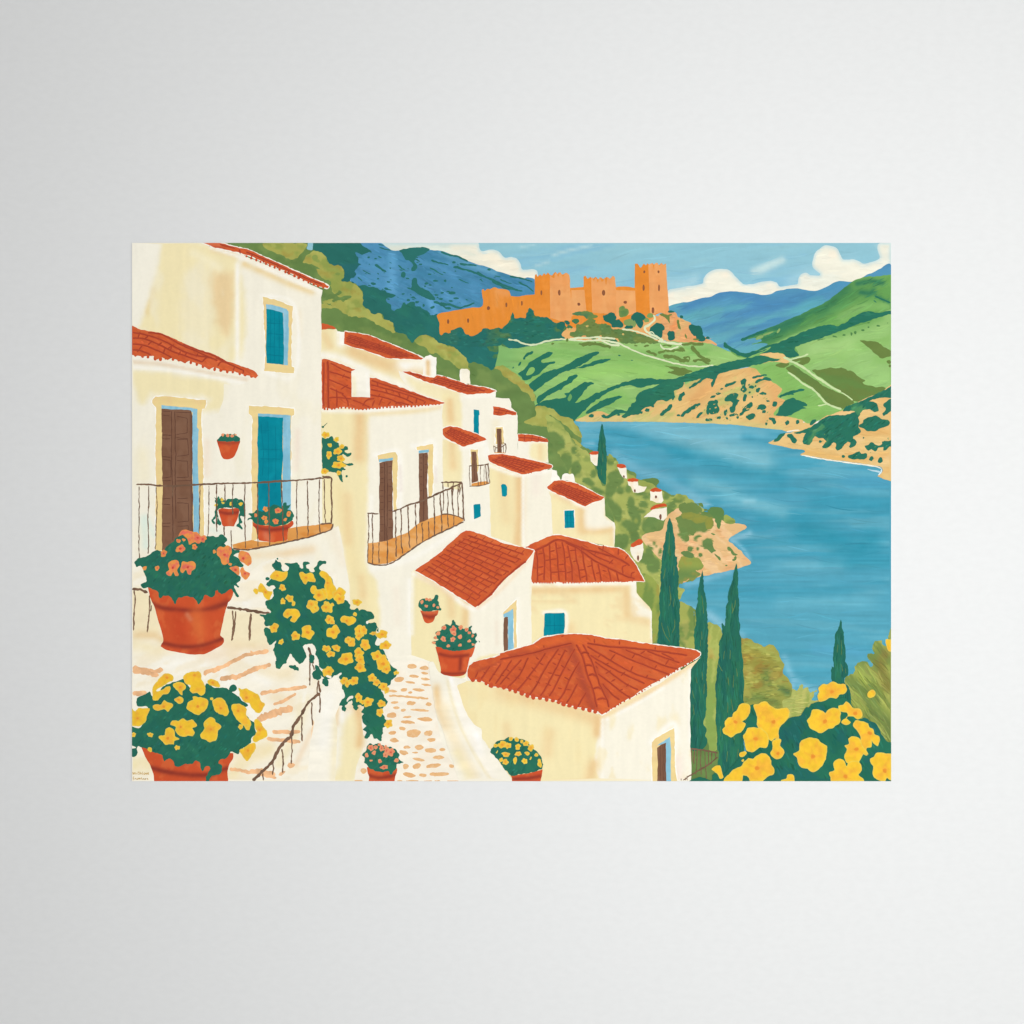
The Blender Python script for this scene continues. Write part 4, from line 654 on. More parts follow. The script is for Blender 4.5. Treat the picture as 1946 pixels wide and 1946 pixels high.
c = Part('chimney', h); c.fill('D 1325,1222 1370,1212 1408,1226 1416,1300 1418,1352! 1325,1332!', '#f3ecd6', [('l', WH, 2, .8, 'D 1328,1230 1328,1330')], rough=(.6, 7), step=3); c.done()
opening(h, None, None, 'D 1450,1585 1500,1590 1503,1700 1504,1815 1480,1810 1450,1790', name='shutter')
# -- c: upper small house with brown door
h = house('D 1620,1640 1700,1660 1850,1635 1853,1700 1855,2200 1500,2200 1500,1640', W1, [('l', '#efe0b8', 8, .5, 'D 1650,1700 1650,1900'), ('l', WH, 4, .9, 'D 1630,1652 1850,1650'), ('l', '#e8dcc8', 3, .4, 'D 1640,1655 1750,1658 1840,1650')])
roof(h, 'D 1628,1556! 1680,1562 1750,1580 1800,1595 1842,1612 1834,1636 1760,1632 1700,1642 1632,1640', lines='1.1 D 1640,1580 1740,1600 1830,1622; 1.1 D 1640,1610 1720,1620; 1 D 1690,1570 1670,1635; 1 D 1760,1590 1740,1630')
opening(h, 'E 1650,60 1718,52 1725,210 1700,215 1650,215', None, 'E 1660,72 1705,70 1708,180 1710,292 1668,295', BR, 'door', marks='1 E 1683,75 1690,290', mc=BD)
# -- d: house under the small right roof
h = house('H 165,190 440,195 446,382 400,380 170,330', W1, [('p', Y1, 4, .9, 'H 290,215 425,210 428,370 290,340'), ('l', PE, 5, .5, 'H 370,230 370,340')])
roof(h, 'H 164,122! 220,122 290,128 370,145 430,165 442,190! 380,192 290,190 200,190 166,184!', lines='1.1 H 175,150 300,160 420,182; 1 H 230,125 225,188; 1 H 300,130 290,188; 1 H 360,145 350,188', halo=1.4)
# -- e: white facade with the little balcony
h = house('E 1160,160 1350,235 1570,175 1600,300 1620,1150 1300,1100 1165,600 1160,300', W1,
          [('p', Y1, 4, .95, 'E 1160,180 1330,245 1322,640 1180,640'), ('l', PE, 9, .6, 'E 1250,220 1260,420'), ('l', WH, 5, .9, 'E 1340,250 1560,200'), ('l', WH, 8, .8, 'E 1580,260 1560,300'), ('l', WH, 5, .7, 'E 1440,780 1440,900')])
roof(h, 'E 1162,75! 1190,58 1235,48 1300,55 1380,85 1450,110 1520,140 1568,168 1550,182 1500,192 1460,205 1400,222 1350,236! 1300,210 1240,180 1190,150 1160,115', quads=[('E 1230,52 1168,108 1350,228 1550,170', 6, 8)])
opening(h, 'E 1420,262 1490,262 1498,420 1490,470 1430,470', None, 'E 1428,282 1472,280 1480,400 1490,545 1480,555 1432,570 1430,430', BR, 'door', marks='1 E 1450,285 1460,555', mc=BD)
opening(h, None, None, 'E 1448,772 1460,765 1510,760 1516,800 1514,875 1480,890 1453,902', name='window')
# -- f: yellow corner house
h = house('H -90,380 205,495 480,440 500,470 490,1040 215,1160 -80,1060 -95,600', Y1,
          [('p', W1, 3, .95, 'H 215,500 475,445 486,1035 215,1150'), ('l', PE, 9, .9, 'H 175,520 180,800 165,1120'), ('l', PE, 12, .35, 'H 20,480 60,900'), ('l', WH, 3, .9, 'H 212,505 214,1140'), ('l', WH, 3.5, .9, 'H -90,410 50,465 205,498 470,450'), ('l', '#f0ddd0', 12, .35, 'H 330,520 330,640')])
roof(h, 'H -110,318! -60,305 20,302 110,318 200,340 340,370 480,408 478,428 440,440! 380,458 300,470 250,488 205,492! 120,465 60,440 0,418 -60,390 -105,362', quads=[('H 0,306 -100,360 205,486 465,412', 6, 12)], eave=('H 225,486 330,464 460,430', 9, 1.6))
opening(h, None, None, 'H 10,590 25,578 50,582 66,605 67,680 50,698 20,690', name='window', halo=0, ops=[('n', '#0a97a5', .4, 6, 6, 0, .5, .1)])
b_ = Part('parapet', h); b_.fill('H 478,450! 520,455 525,490 545,520 560,560 540,600 470,640', WH, rough=(.5, 6)); b_.done()
# -- g: house with the teal window above the hipped roof
h = house('H 435,620 780,790 958,712 965,870 1010,905 1050,935 1058,985 1052,1160 760,1100 500,1050 485,1030 470,700', Y1,
          [('p', W1, 3, .95, 'H 785,795 960,715 965,870 1052,935 1055,975 790,1000'), ('l', PE, 9, .8, 'H 740,820 745,1000'), ('l', PE, 7, .7, 'H 780,1010 900,1015 1030,1000'), ('l', WH, 4, .9, 'H 440,628 600,705 775,792'), ('l', WH, 3, .9, 'H 1052,935 1056,1120'), ('l', PE, 7, .5, 'H 520,680 640,740'), ('l', '#eacb94', 5, .5, 'H 1020,1000 1030,1120')])
roof(h, 'H 432,605! 465,580 500,548! 570,545 680,565 740,590 800,622 880,665 955,700! 930,722 880,742 830,760 780,788! 700,750 600,700 520,665 440,625', quads=[('H 540,548 440,612 778,782 945,704', 7, 11)], eave=('H 795,778 870,748 940,712', 6, 1.4))
opening(h, 'H 586,818 686,816 690,986 588,990', None, 'H 592,822 680,820 684,980 594,984', name='window', fcol=WH, halo=0, marks='.8 H 620,825 620,980; .8 H 650,825 650,980; .8 H 595,870 680,870; .8 H 595,930 680,930')
b_ = Part('chimney', h); b_.fill('H 565,540! 575,492 610,480 640,488 670,485 682,520 690,560! 620,545', WH, [('l', '#efe0cc', 5, .5, 'H 600,520 650,520')], rough=(.5, 5), step=3); b_.done()
# -- h: house with the big hipped roof and teal window behind
h = house('H 290,1480 1250,1470! I 1255,130! 1310,195 1370,255 1392,300 1400,620 400,700 280,600', Y1,
          [('p', W1, 3, .95, 'I 1208,15 1255,15 1258,130 1310,195 1390,290 1392,360 1300,350 1205,320'), ('l', PE, 8, .8, 'I 1160,80 1165,330'), ('l', PE, 8, .8, 'I 320,110 700,100 1100,90'), ('l', '#ecd29c', 2.6, .9, 'I 300,210 480,212 680,212'), ('l', WH, 5, .9, 'I 290,42 600,48 900,38 1240,35'), ('l', PE, 10, .55, 'I 650,440 660,520'), ('l', '#e9c894', 9, .6, 'I 1220,360 1380,400'), ('l', WH, 2.5, .9, 'I 1392,300 1396,600'), ('n', '#ecd09b', .5, 50, 20, 30, .55, .15), ('l', WH, 3.5, .9, 'I 400,310 600,308 600,520')])
roof(h, 'H 225,1160! 330,1112 420,1070 490,1046 560,1048 620,1062 700,1085 800,1110 900,1140 1000,1155 1100,1170! 1150,1200 1200,1255 1240,1310 1290,1400 1328,1472! 1240,1468 1150,1475 900,1478 600,1480 290,1482! 286,1420 290,1330 302,1240 320,1195!',
     extra=[('l', '#dd6a33', 8, .8, 'H 400,1110 500,1075 600,1080'), ('l', '#c85630', 5, .5, 'H 600,1110 900,1290 1240,1450')], eave=('H 300,1482 500,1482 800,1480 1000,1474 1230,1466', 38, 1.9),
     lines='2 H 320,1190 420,1145 510,1095 580,1098 660,1130 800,1185 950,1220 1100,1270 1190,1330; 1.8 H 600,1115 720,1175 850,1270 1000,1350 1150,1420 1240,1450; 1.4 H 335,1190 345,1300 345,1470; 1.5 H 395,1160 410,1290 405,1465; 1.4 H 455,1130 460,1260 470,1470; 1.5 H 510,1110 525,1230 535,1360 545,1470; 1.4 H 570,1110 590,1220 600,1340 605,1470; 1.5 H 620,1140 640,1240 660,1350 665,1470; 1.4 H 690,1160 700,1260 725,1370 740,1470; 1.5 H 760,1195 770,1300 790,1400 800,1470; 1.4 H 840,1270 850,1350 880,1470; 1.4 H 900,1310 920,1400 930,1470; 1.3 H 990,1350 1010,1420 1020,1470; 1.3 H 1070,1390 1090,1470; 1.4 H 740,1150 880,1240 1040,1310; 1.3 H 900,1160 1040,1240 1180,1310; 1.2 H 640,1190 700,1185; 1.2 H 350,1345 400,1335; 1.2 H 415,1280 520,1265; 1.2 H 350,1220 395,1215; 1.2 H 470,1390 600,1380; 1.2 H 535,1320 590,1315; 1.2 H 600,1255 640,1245; 1.2 H 610,1395 660,1380; 1.2 H 670,1290 710,1285; 1.2 H 720,1370 780,1365; 1.2 H 800,1340 850,1325; 1.2 H 880,1400 920,1390; 1.2 H 940,1370 980,1380; 1.3 H 950,1140 945,1200; 1.3 H 1090,1170 1085,1230; 1.3 H 1150,1270 1175,1230; 1.3 H 1130,1400 1125,1340 1165,1320; 1.3 H 1205,1440 1210,1400 1240,1385; 1.2 H 750,1220 745,1160; 1.2 H 870,1230 885,1190; 1.2 H 1000,1310 1040,1270; 1.2 H 460,1200 505,1190; 1.2 H 520,1170 565,1160; 1.2 H 740,1440 790,1420; 1.2 H 350,1420 400,1400')
opening(h, None, None, 'I 410,320 420,315 590,312 596,330 595,440 590,500 400,525', name='window', marks='.9 I 500,320 500,510; .9 I 408,430 595,425; .6 I 460,320 460,510; .6 I 550,320 550,500')
# -- j: tall central building with two brown doors
h = house('D 50,1125! 340,1220 500,1290 950,1440 1180,1525 1160,1560 1165,1800! E 1165,350 1170,600 1350,640 1390,880 1380,1010 1150,1200 910,1375 880,1400! F 875,100 880,780 900,900 560,960 300,1000 0,1000 -60,600 E -60,1200 E 50,900', W1,
          [('p', Y1, 6, .97, 'D 50,1580 470,1600 480,1700 E 480,700 470,1000 470,1330 560,1500 570,1932 320,1932 300,1500 220,1000 50,900'), ('l', PE, 12, .85, 'D 400,1640 405,1800 E 400,100 400,330'), ('l', '#f0dda6', 14, .8, 'E 200,600 300,1100 420,1600 430,1900'), ('l', PE, 10, .45, 'E 290,700 300,1100'),
           ('l', '#f0dcae', 5, .9, 'D 500,1625 800,1610 1000,1590 1140,1560'), ('l', WH, 4, .9, 'D 55,1595 400,1600 700,1575 1160,1535'), ('l', WH, 7, .8, 'E 520,1350 900,1250 1300,1000'), ('l', WH, 6, .9, 'F 868,20 872,500'), ('l', WH, 5, .7, 'E 500,1000 510,700'), ('l', PE, 9, .45, 'F 420,0 430,150'), ('l', Y1, 10, .6, 'F 340,30 350,200'), ('l', '#efe3cf', 8, .5, 'F 740,100 750,400'), ('l', WH, 5, .9, 'E 890,230 960,225 1090,200 1095,500'), ('l', WH, 5, .9, 'E 550,310 740,275 775,330 775,800'), ('l', '#e9dcd0', 3, .7, 'E 775,420 785,640'), ('l', '#e9dcd0', 3, .6, 'E 1100,420 1105,560')])
roof(h, 'D 52,1128! 75,1122 130,1132 240,1170 340,1212! 420,1220 500,1292! 560,1298 700,1350 800,1390 950,1445 1080,1490 1180,1525 1160,1532 1100,1538 1000,1545 900,1552 800,1552 700,1556 600,1565 500,1578 400,1585 300,1565 220,1562 150,1585 100,1570 60,1580!',
     eave=('D 65,1580 130,1582 250,1568 410,1582 600,1568 900,1552 1150,1532', 34, 2.3),
     lines='2 D 110,1140 115,1300 115,1450 120,1575; 1.5 D 190,1400 195,1470 195,1565; 1.4 D 75,1150 75,1300 70,1450 75,1560; 1.4 D 120,1240 200,1260 320,1300; 1.4 D 120,1310 220,1350 330,1400; 1.4 D 130,1390 200,1420 260,1440; 1.3 D 120,1480 200,1475 330,1490; 1.4 D 240,1440 290,1500 300,1560; 1.2 D 230,1400 300,1360; 1.3 D 135,1160 240,1215 330,1250; 1.3 D 245,1295 265,1260; 1.4 D 510,1320 700,1380 900,1445 1100,1510; 1.4 D 505,1360 650,1395 850,1455 1000,1510; 1.4 D 505,1400 650,1435 800,1480 900,1530; 1.4 D 500,1450 600,1470 700,1500 790,1545; 1.3 D 340,1500 420,1530 500,1565; 1.3 D 430,1555 470,1500 540,1485; 1.3 D 560,1330 575,1370; 1.3 D 640,1400 660,1440; 1.3 D 700,1400 720,1430; 1.3 D 760,1430 780,1480; 1.3 D 850,1460 840,1500; 1.3 D 930,1480 920,1530; 1.3 D 610,1480 580,1550; 1.3 D 690,1510 660,1550; 1.3 D 540,1500 520,1560; 1.3 D 1010,1510 990,1540; 1.3 D 590,1440 570,1475; 1.3 D 730,1540 760,1520 860,1545')
c = Part('chimney', h); c.fill('D 328,1235! 360,1222 430,1192 500,1235! 496,1300 500,1475! 420,1472 330,1470!', '#f5f0e0', [('l', Y1, 5, .5, 'D 350,1300 355,1450'), ('l', WH, 3, .9, 'D 470,1260 480,1460')], smooth=False, step=3); c.done()
opening(h, 'E 568,318 600,305 680,290 735,285 752,320 755,420 745,520 750,640 740,760 745,830 715,835 705,500 700,345 580,375', 'E 580,352 640,345 708,338 706,360 640,372 582,380', 'E 585,385 640,372 706,362 702,480 708,600 705,800 712,950 710,1085 640,1100 582,1112 586,900 582,700 588,500', BR, 'door',
        marks='1.4 E 632,380 634,600 632,800 634,1100; 1.2 E 655,380 658,700 655,1090; 1 E 592,430 625,425; 1 E 592,470 625,468; 1 E 592,530 625,528; 1 E 592,570 625,568; 1 E 590,640 625,640; 1 E 590,690 625,690; 1 E 590,750 625,750; 1 E 590,810 625,810; 1 E 590,880 625,880; 1 E 590,950 625,950; 1 E 590,1010 625,1010; 1 E 665,420 700,415; 1 E 665,480 700,478; 1 E 665,540 700,540; 1 E 665,600 700,600; 1 E 665,680 700,680; 1 E 665,740 700,740; 1 E 665,820 705,820; 1 E 665,900 705,900; 1 E 665,980 705,980', mc=BD)
opening(h, 'E 925,240 960,232 1075,212 1080,240 1075,400 1080,560 1070,690 1035,700 1030,400 1035,268 1040,262 930,268', 'E 945,272 1040,260 1038,285 1025,288 945,296', 'E 946,298 1030,288 1030,450 1022,600 1030,760 1035,920 990,928 950,935 952,700 946,500', BR, 'door',
        marks='1.2 E 988,300 992,600 990,925; 1 E 955,340 980,338; 1 E 955,390 980,388; 1 E 955,450 980,450; 1 E 955,510 980,510; 1 E 955,580 980,580; 1 E 955,640 980,640; 1 E 1000,330 1025,328; 1 E 1000,400 1025,400; 1 E 1000,470 1025,470; 1 E 1000,540 1022,540; 1 E 1000,620 1022,620', mc=BD)
# -- i: house with the large roof, pot wall below
h = house('E 878,1385 915,1365 1465,1718 2010,1190! I 285,0! 290,600 0,760 F 1400,770 1370,900 1200,960 1050,940 880,780 870,300', Y1,
          [('p', W1, 3, .97, 'E 1465,1725 1700,1530 2005,1190 I 288,100 292,620 -100,700 F 1500,720 1400,800 1400,500 1405,200'), ('l', PE, 8, .8, 'F 1380,220 1370,420'), ('l', PE, 9, .5, 'F 1240,200 1250,330'), ('l', WH, 5, .9, 'E 890,1400 1150,1525 1460,1725 1700,1530 1980,1230'), ('l', WH, 5, .8, 'F 880,0 880,500'), ('l', PE, 7, .5, 'E 950,1420 1100,1500 1250,1620'), ('l', '#f2d8b4', 4, .7, 'E 1490,1715 1700,1545 1900,1330 2000,1220'), ('l', '#efe0cb', 4, .6, 'F 1660,400 1665,600'), ('l', WH, 4, .8, 'F 1850,190 1850,620')])
roof(h, 'E 1380,1005! 1450,1015 1550,1050 1650,1088 1720,1120 1800,1140 1932,1168! 2005,1188! 1985,1220 1932,1290 1880,1330 1820,1378 1740,1440 1690,1500 1640,1560 1620,1595 1560,1640 1500,1682 1465,1712! 1420,1680 1360,1640 1300,1608 1220,1555 1150,1512 1080,1465 1000,1420 915,1375! 930,1350 1000,1310 1080,1255 1150,1200 1200,1150 1280,1080 1330,1030',
     extra=[('l', '#c8502d', 5, .5, 'E 1500,1690 1690,1500 1900,1320'), ('l', '#df7038', 8, .5, 'E 1450,1030 1700,1120 1900,1180')],
     quads=[('E 1395,1012 925,1368 1465,1700 1985,1200', 13, 8)], lines='1.6 E 1480,1695 1600,1595 1690,1490 1820,1370 1930,1285')
opening(h, 'F 1712,325 1760,270 1845,188 1842,300 1845,640 1820,650 1815,300', 'F 1722,325 1770,300 1812,272 1815,400 1812,560 1822,660 1765,675 1765,360 1725,352', 'F 1728,360 1745,348 1765,350 1762,500 1766,668 1728,674 1722,500', BR, 'door')
# -- front wall, lane and pot ledge at the middle bottom
gw = Part('painted_terrace')
gw.fill('F -900,800 880,700 1060,760 1080,1000 1250,1600 1400,1880 -900,1900', '#f5efdc', [('n', '#f0e2c0', .4, 30, 30, 0, .55, .2), ('l', '#f6efe6', 20, .5, 'F 700,900 950,1600')], smooth=False, step=5); gw.done()
la = Part('painted_lane')
la.fill('F 700,770 1040,770 1070,1000 1100,1200 1160,1500 1280,1740 1350,1880 330,1880 420,1700 450,1480 420,1300 560,1000', '#f5eddb', [('n', '#f3e4cc', .5, 30, 20, 0, .5, .2)], step=5)
la.done()
for q in '885,802,46,22;1000,818,42,20;1000,866,32,12,8;898,892,46,15,4;1008,918,40,13,6;768,922,46,24,-6;868,950,44,11,10;1015,972,44,12,8;812,1020,32,18,-10;945,1018,58,15,5;710,1030,36,12,6;868,1042,20,10;722,1134,34,13,-4;878,1140,40,20;1038,1150,28,18;742,1184,28,12;805,1204,24,12;952,1204,90,12,4;697,1250,46,24;838,1268,38,11,-5;1003,1288,66,20,2;848,1314,70,16,4;796,1372,30,16,10;900,1414,66,38,-8;1037,1416,38,26;705,1412,34,18;720,1480,42,22,10;1062,1477,40,18;836,1545,34,14;950,1546,44,24;1055,1574,50,22;1165,1566,28,16;808,1595,40,24,10;915,1594,28,8;1126,1638,52,18;945,1656,54,15,12;827,1720,30,25,-10;928,1718,38,26,-10;1082,1714,72,19,-8;1246,1718,26,17,10;858,1798,58,24,8;985,1802,34,18,10;1135,1792,90,20;520,1480,30,18,10;440,1762,28,26;390,1852,40,9;890,1852,60,6;1030,1853,40,5;1120,1852,26,6;1262,1854,56,5;770,1852,30,6'.split(';'):
    v = list(map(float, q.split(',')))
    s_ = Part('cobblestone', la); s_.blob(600 + v[0]/4.83, 1100 + v[1]/4.83, v[2]/4.83, v[3]/4.83, '#e8b57c', v[4] if len(v) > 4 else 0, 10, .14, step=2.2, rough=(.5, 4), ops=[('n', '#eec492', .7, 6, 4, 0, .5, .15), ('n', '#e3a468', .5, 6, 4, 0, .56, .1)]); s_.done()
s_ = Part('cobblestone', la); s_.line('F 672,1075 800,1078 900,1085 1035,1098', 4, '#e8b57c', rough=.4); s_.done()
pl = Part('painted_wall_post')
pl.fill('F 640,1480 440,1440 420,1300 440,1180 380,1000 240,950 180,900 100,950 0,1000 0,1880 350,1880 380,1700 440,1550', W1,
        [('p', Y1, 10, .9, 'F 270,1300 420,1180 430,1350 430,1560 350,1860 150,1880 220,1700 240,1500'), ('l', PE, 9, .9, 'F 380,1180 415,1350 400,1520'), ('l', PE, 6, .6, 'F 190,920 210,1100 190,1330'), ('l', PE, 8, .35, 'F 250,1200 330,1170'), ('l', WH, 6, .8, 'F 245,1000 240,1300'), ('l', '#ffffff', 8, .9, 'F 60,1110 110,1100'), ('l', WH, 12, .8, 'F 100,1200 120,1700')], step=4, smooth=False, streak=VST); pl.done()
# right-hand house with the hipped roof (front)
h = house('F 1280,980 1330,940 1500,930 1690,985 I 100,1000 900,1240 1400,1000 1840,720 1750,830! 1745,1200 1748,1540 1755,1600 1755,1880 I 60,1880! F 1560,1500 1400,1300', Y1,
          [('p', W1, 3, .98, 'I 945,1262 1200,1130 1500,950 1760,810 1748,1200 1755,1880 945,1880'), ('l', PE, 9, .9, 'I 895,1290 890,1420'), ('l', PE, 12, .7, 'I 860,1700 820,1850'), ('l', PE, 14, .7, 'I 0,1050 300,1120 600,1200 880,1290'), ('l', PE, 12, .5, 'I 450,1420 430,1600'), ('l', '#f0dca8', 10, .6, 'F 1350,1020 1700,1100'), ('l', '#f1d4a4', 4.5, .95, 'I 960,1260 1250,1110 1500,960 1780,770'), ('l', WH, 3, .9, 'I 980,1290 1250,1150 1500,1000'), ('l', PE, 9, .4, 'F 1750,1350 1800,1700'), ('l', WH, 3, .8, 'I 940,1290 942,1860'), ('n', '#eed9a0', .4, 20, 60, 0, .55, .15), ('l', WH, 3.5, .9, 'I 1750,850 1747,1500'), ('l', WH, 6, .95, 'I 1390,1500 1600,1330 1610,1700'), ('l', '#f3dcd0', 9, .5, 'I 1640,1650 1640,1820')])
roof(h, 'F 1392,850! 1405,800 1450,765 1520,745 1620,722 1690,700 I 0,685 80,660 200,625 300,600 380,540 450,525 600,508 700,505 800,510 900,525 980,545 1100,555 1250,580 1400,600 1550,620 1700,640 1800,655 1842,680 1835,705 1780,740 1730,770 1680,800 1620,830 1580,865 1500,905 1440,940 1380,975 1300,1020 1240,1070 1180,1100 1100,1140 1000,1210 935,1250! 900,1215 800,1190 700,1175 600,1145 520,1120 450,1100 300,1080 200,1040 100,1015 50,1000 10,995 F 1690,990 1610,985 1560,950 1500,925 1420,930 1395,890',
     extra=[('l', '#b14a33', 9, .9, 'I 640,620 720,800 770,960 820,1100 860,1180'), ('l', '#b14a33', 5, .8, 'I 100,710 300,675 500,630 640,605'), ('l', '#b14a33', 4, .7, 'I 880,800 900,870'), ('l', '#b54c33', 5, .8, 'I 950,980 990,1080'), ('l', '#dc6230', 9, .8, 'I 720,560 800,800 880,1000 940,1180'), ('l', '#dc6230', 7, .8, 'I 300,640 600,550 1000,580 1500,630'), ('l', '#b24a33', 3, .7, 'F 1480,850 1700,760')], halo=2.2,
     eave=None,
     lines='2 I 0,740 120,715 300,680 480,630 660,590; 2 I 700,600 760,720 800,880 850,1010 890,1180; 1.8 I 760,600 830,730 880,870 930,1000 980,1100 1000,1180; 1.8 I 800,590 1000,620 1250,640 1500,670 1720,700; 1.6 F 1600,800 1560,860 1510,930; 1.6 F 1700,775 1590,945; 1.6 F 1800,745 1650,965; 1.6 I 200,740 90,860 0,970; 1.7 I 260,720 180,880 70,1000; 1.7 I 420,680 300,850 200,980 150,1030; 1.7 I 540,640 430,800 330,980 270,1070; 1.7 I 600,650 510,830 410,1020 370,1080; 1.7 I 690,640 600,800 500,1000 450,1080; 1.7 I 730,760 640,920 580,1060 530,1120; 1.6 I 710,960 650,1080 610,1140; 1.6 I 790,1040 740,1130 710,1180; 1.5 F 1490,850 1460,910; '
           '1.7 I 800,620 950,710 1100,800 1260,880 1440,930; 1.7 I 830,700 980,790 1150,880 1330,960; 1.6 I 870,760 1000,850 1150,960 1270,1020; 1.6 I 900,870 1030,970 1160,1070 1200,1090; 1.6 I 940,960 1030,1060 1100,1110; 1.6 I 1000,650 1200,740 1400,820 1560,880; 1.6 I 1150,650 1350,730 1520,800 1640,830; 1.6 I 1350,660 1500,720 1650,770; 1.5 I 1480,680 1600,740; '
           '2 I 740,690 780,672 820,690; 2 I 775,800 820,790 848,805; 2 I 810,888 850,875 885,895; 2 I 855,1010 900,998 935,1015; 2 I 890,1110 940,1095 975,1108; 1.3 I 400,610 405,635; 1.3 I 865,550 870,590; 1.3 I 1095,570 1095,605; 1.3 I 1425,620 1425,650; 1.3 I 590,520 560,530;'
           '1.3 I 530,690 560,700; 1.3 I 480,770 520,790; 1.3 I 360,770 400,790; 1.3 I 590,650 620,670; 1.3 I 560,790 600,820; 1.3 I 440,860 480,870; 1.3 I 500,880 550,890; 1.3 I 620,830 650,840; 1.3 I 170,830 210,840; 1.3 I 290,810 330,850; 1.3 I 330,940 370,960; 1.3 I 420,960 470,980; 1.3 I 240,900 290,925; 1.3 I 140,900 180,915; 1.3 I 50,900 90,920; 1.3 I 530,1000 570,1010; 1.3 I 600,1010 650,1020; 1.3 I 590,900 640,930; 1.3 I 330,720 360,740; 1.3 I 60,830 90,850; '
           '1.3 I 930,690 900,720; 1.3 I 1060,690 1010,750; 1.3 I 1020,840 970,870; 1.3 I 1150,850 1110,890; 1.3 I 1240,690 1210,730; 1.3 I 1220,800 1200,850; 1.3 I 1060,920 1020,945; 1.3 I 1360,880 1340,910; 1.3 I 1130,1010 1090,1030; 1.3 I 1330,660 1290,690; 1.3 I 1440,790 1420,820; 1.3 I 1550,740 1520,790; 1.3 I 900,820 880,800; 1.3 I 1180,960 1160,990; 1.3 I 1000,770 960,790; 1.3 F 1700,880 1730,890; 1.3 F 1620,870 1650,880; 1.3 F 1540,850 1560,870')
r_ = Part('roof_edge', h)
scallop(r_, 'F 1420,925 1500,925 1560,955 1620,980 I 0,985 100,1010 200,1045 300,1080 450,1105 600,1150 800,1195 900,1220', 21, 4.6, '#cb502f')
scallop(r_, 'I 960,1230 1100,1145 1240,1070 1440,945 1600,850 1780,745', 30, 1.8, '#c04c30'); r_.done()
opening(h, 'I 1395,1500 1440,1455 1600,1365 1605,1500 1605,1700 1625,1850 1560,1880 1400,1880 1395,1700', 'I 1440,1530 1500,1490 1560,1448 1570,1560 1565,1700 1572,1880 1525,1880 1520,1510', 'I 1442,1550 1480,1522 1525,1502 1522,1700 1528,1880 1442,1880 1448,1700', BR, 'door', marks='1 I 1470,1530 1470,1850; 1 I 1495,1520 1500,1850; 1 I 1510,1510 1515,1850', mc=BD)
# ledge wall between lane and front house
lg = Part('painted_ledge')
lg.fill('F 1040,780 1080,760 1130,850 1200,880 1380,930 1340,960 1300,980 1330,1080 1380,1220 1450,1330 1520,1380 1530,1480 1600,1560 1700,1700 1810,1850 1840,1890 1380,1890 1250,1650 1170,1400 1110,1250 1075,1050', W1,
        [('l', PE, 8, .8, 'F 1110,1000 1130,1180 1200,1350'), ('l', '#f3e2bd', 14, .8, 'F 1180,1200 1280,1500 1450,1800'), ('l', '#ffffff', 9, .95, 'F 1400,1360 1470,1450 1500,1600'), ('l', '#ffffff', 5, .8, 'F 1240,920 1280,1050 1350,1250'), ('l', '#f6efe0', 14, .8, 'F 1280,1000 1400,1400 1600,1800'), ('l', '#ecdcae', 3, .6, 'F 1210,930 1260,1150 1350,1400 1500,1680 1620,1860'), ('l', Y1, 9, .5, 'F 1300,1600 1400,1800')], step=4); lg.done()
# -- balcony with orange floor on the central building, and the two tiny ones
rail('3 E 470,845 500,848 580,852; 3.2 E 705,830 760,815 850,770 960,740 1060,695 1150,655 1250,612 1345,572; 3 E 1150,565 1250,562 1345,562; 2.6 E 475,1300 540,1318 640,1320 720,1290 850,1200 1000,1100 1180,1010 1360,925; 2.2 E 1150,860 1200,855 1290,870 1365,905; 2.4 E 1345,565 1350,720 1358,880 1368,920; 2 E 1115,665 1200,625', 2.0,
     'E 482,845 488,1000 480,1130 478,1300; E 520,852 522,1000 525,1150 520,1310; E 582,1110 582,1310; E 660,1090 658,1315; E 735,820 738,950 735,1080 742,1250; E 780,800 790,920 785,1080 798,1220; E 850,780 852,950 865,1170; E 915,755 918,880 930,1140; E 978,930 982,1110; E 1035,920 1040,1085; E 1085,690 1090,850 1092,1060; E 1145,665 1140,720 1155,860 1160,1030; E 1170,650 1175,760 1165,830; E 1205,630 1215,740 1210,850 1220,980; E 1262,600 1255,720 1265,860 1270,960; E 1310,590 1305,720 1310,880; E 1168,565 1168,640; E 1215,565 1215,610; E 1270,565 1250,650 1258,820; E 1325,572 1318,680',
     floor='E 480,1122 560,1115 640,1100 740,1065 850,1020 900,975 950,935 1040,900 1100,875 1150,862 1250,862 1310,878 1362,915 1300,950 1200,1002 1000,1105 850,1195 720,1282 640,1315 540,1315 478,1298')
rail('2 E 1405,415 1450,412 1520,405 1590,395; 1.6 E 1410,600 1470,600 1540,590 1600,570; 1.6 E 1580,385 1590,450 1592,520 1598,570', 1.3,
     'E 1412,415 1410,500 1418,595; E 1490,550 1492,595; E 1515,410 1512,500 1518,590; E 1548,405 1545,500 1548,585; E 1560,400 1565,500 1570,580; E 1578,400 1582,480 1580,570', floor='E 1430,575 1490,562 1560,550 1598,565 1560,588 1500,600 1430,602')
rail('1.6 E 1635,230 1680,250 1745,210; 1.6 E 1705,205 1745,210 1740,295; 1.4 E 1632,225 1640,290', 1.1, 'E 1655,240 1650,290; E 1700,240 1705,295; E 1722,225 1725,295; E 1715,210 1720,230', floor='E 1640,288 1740,292 1740,298 1640,296')
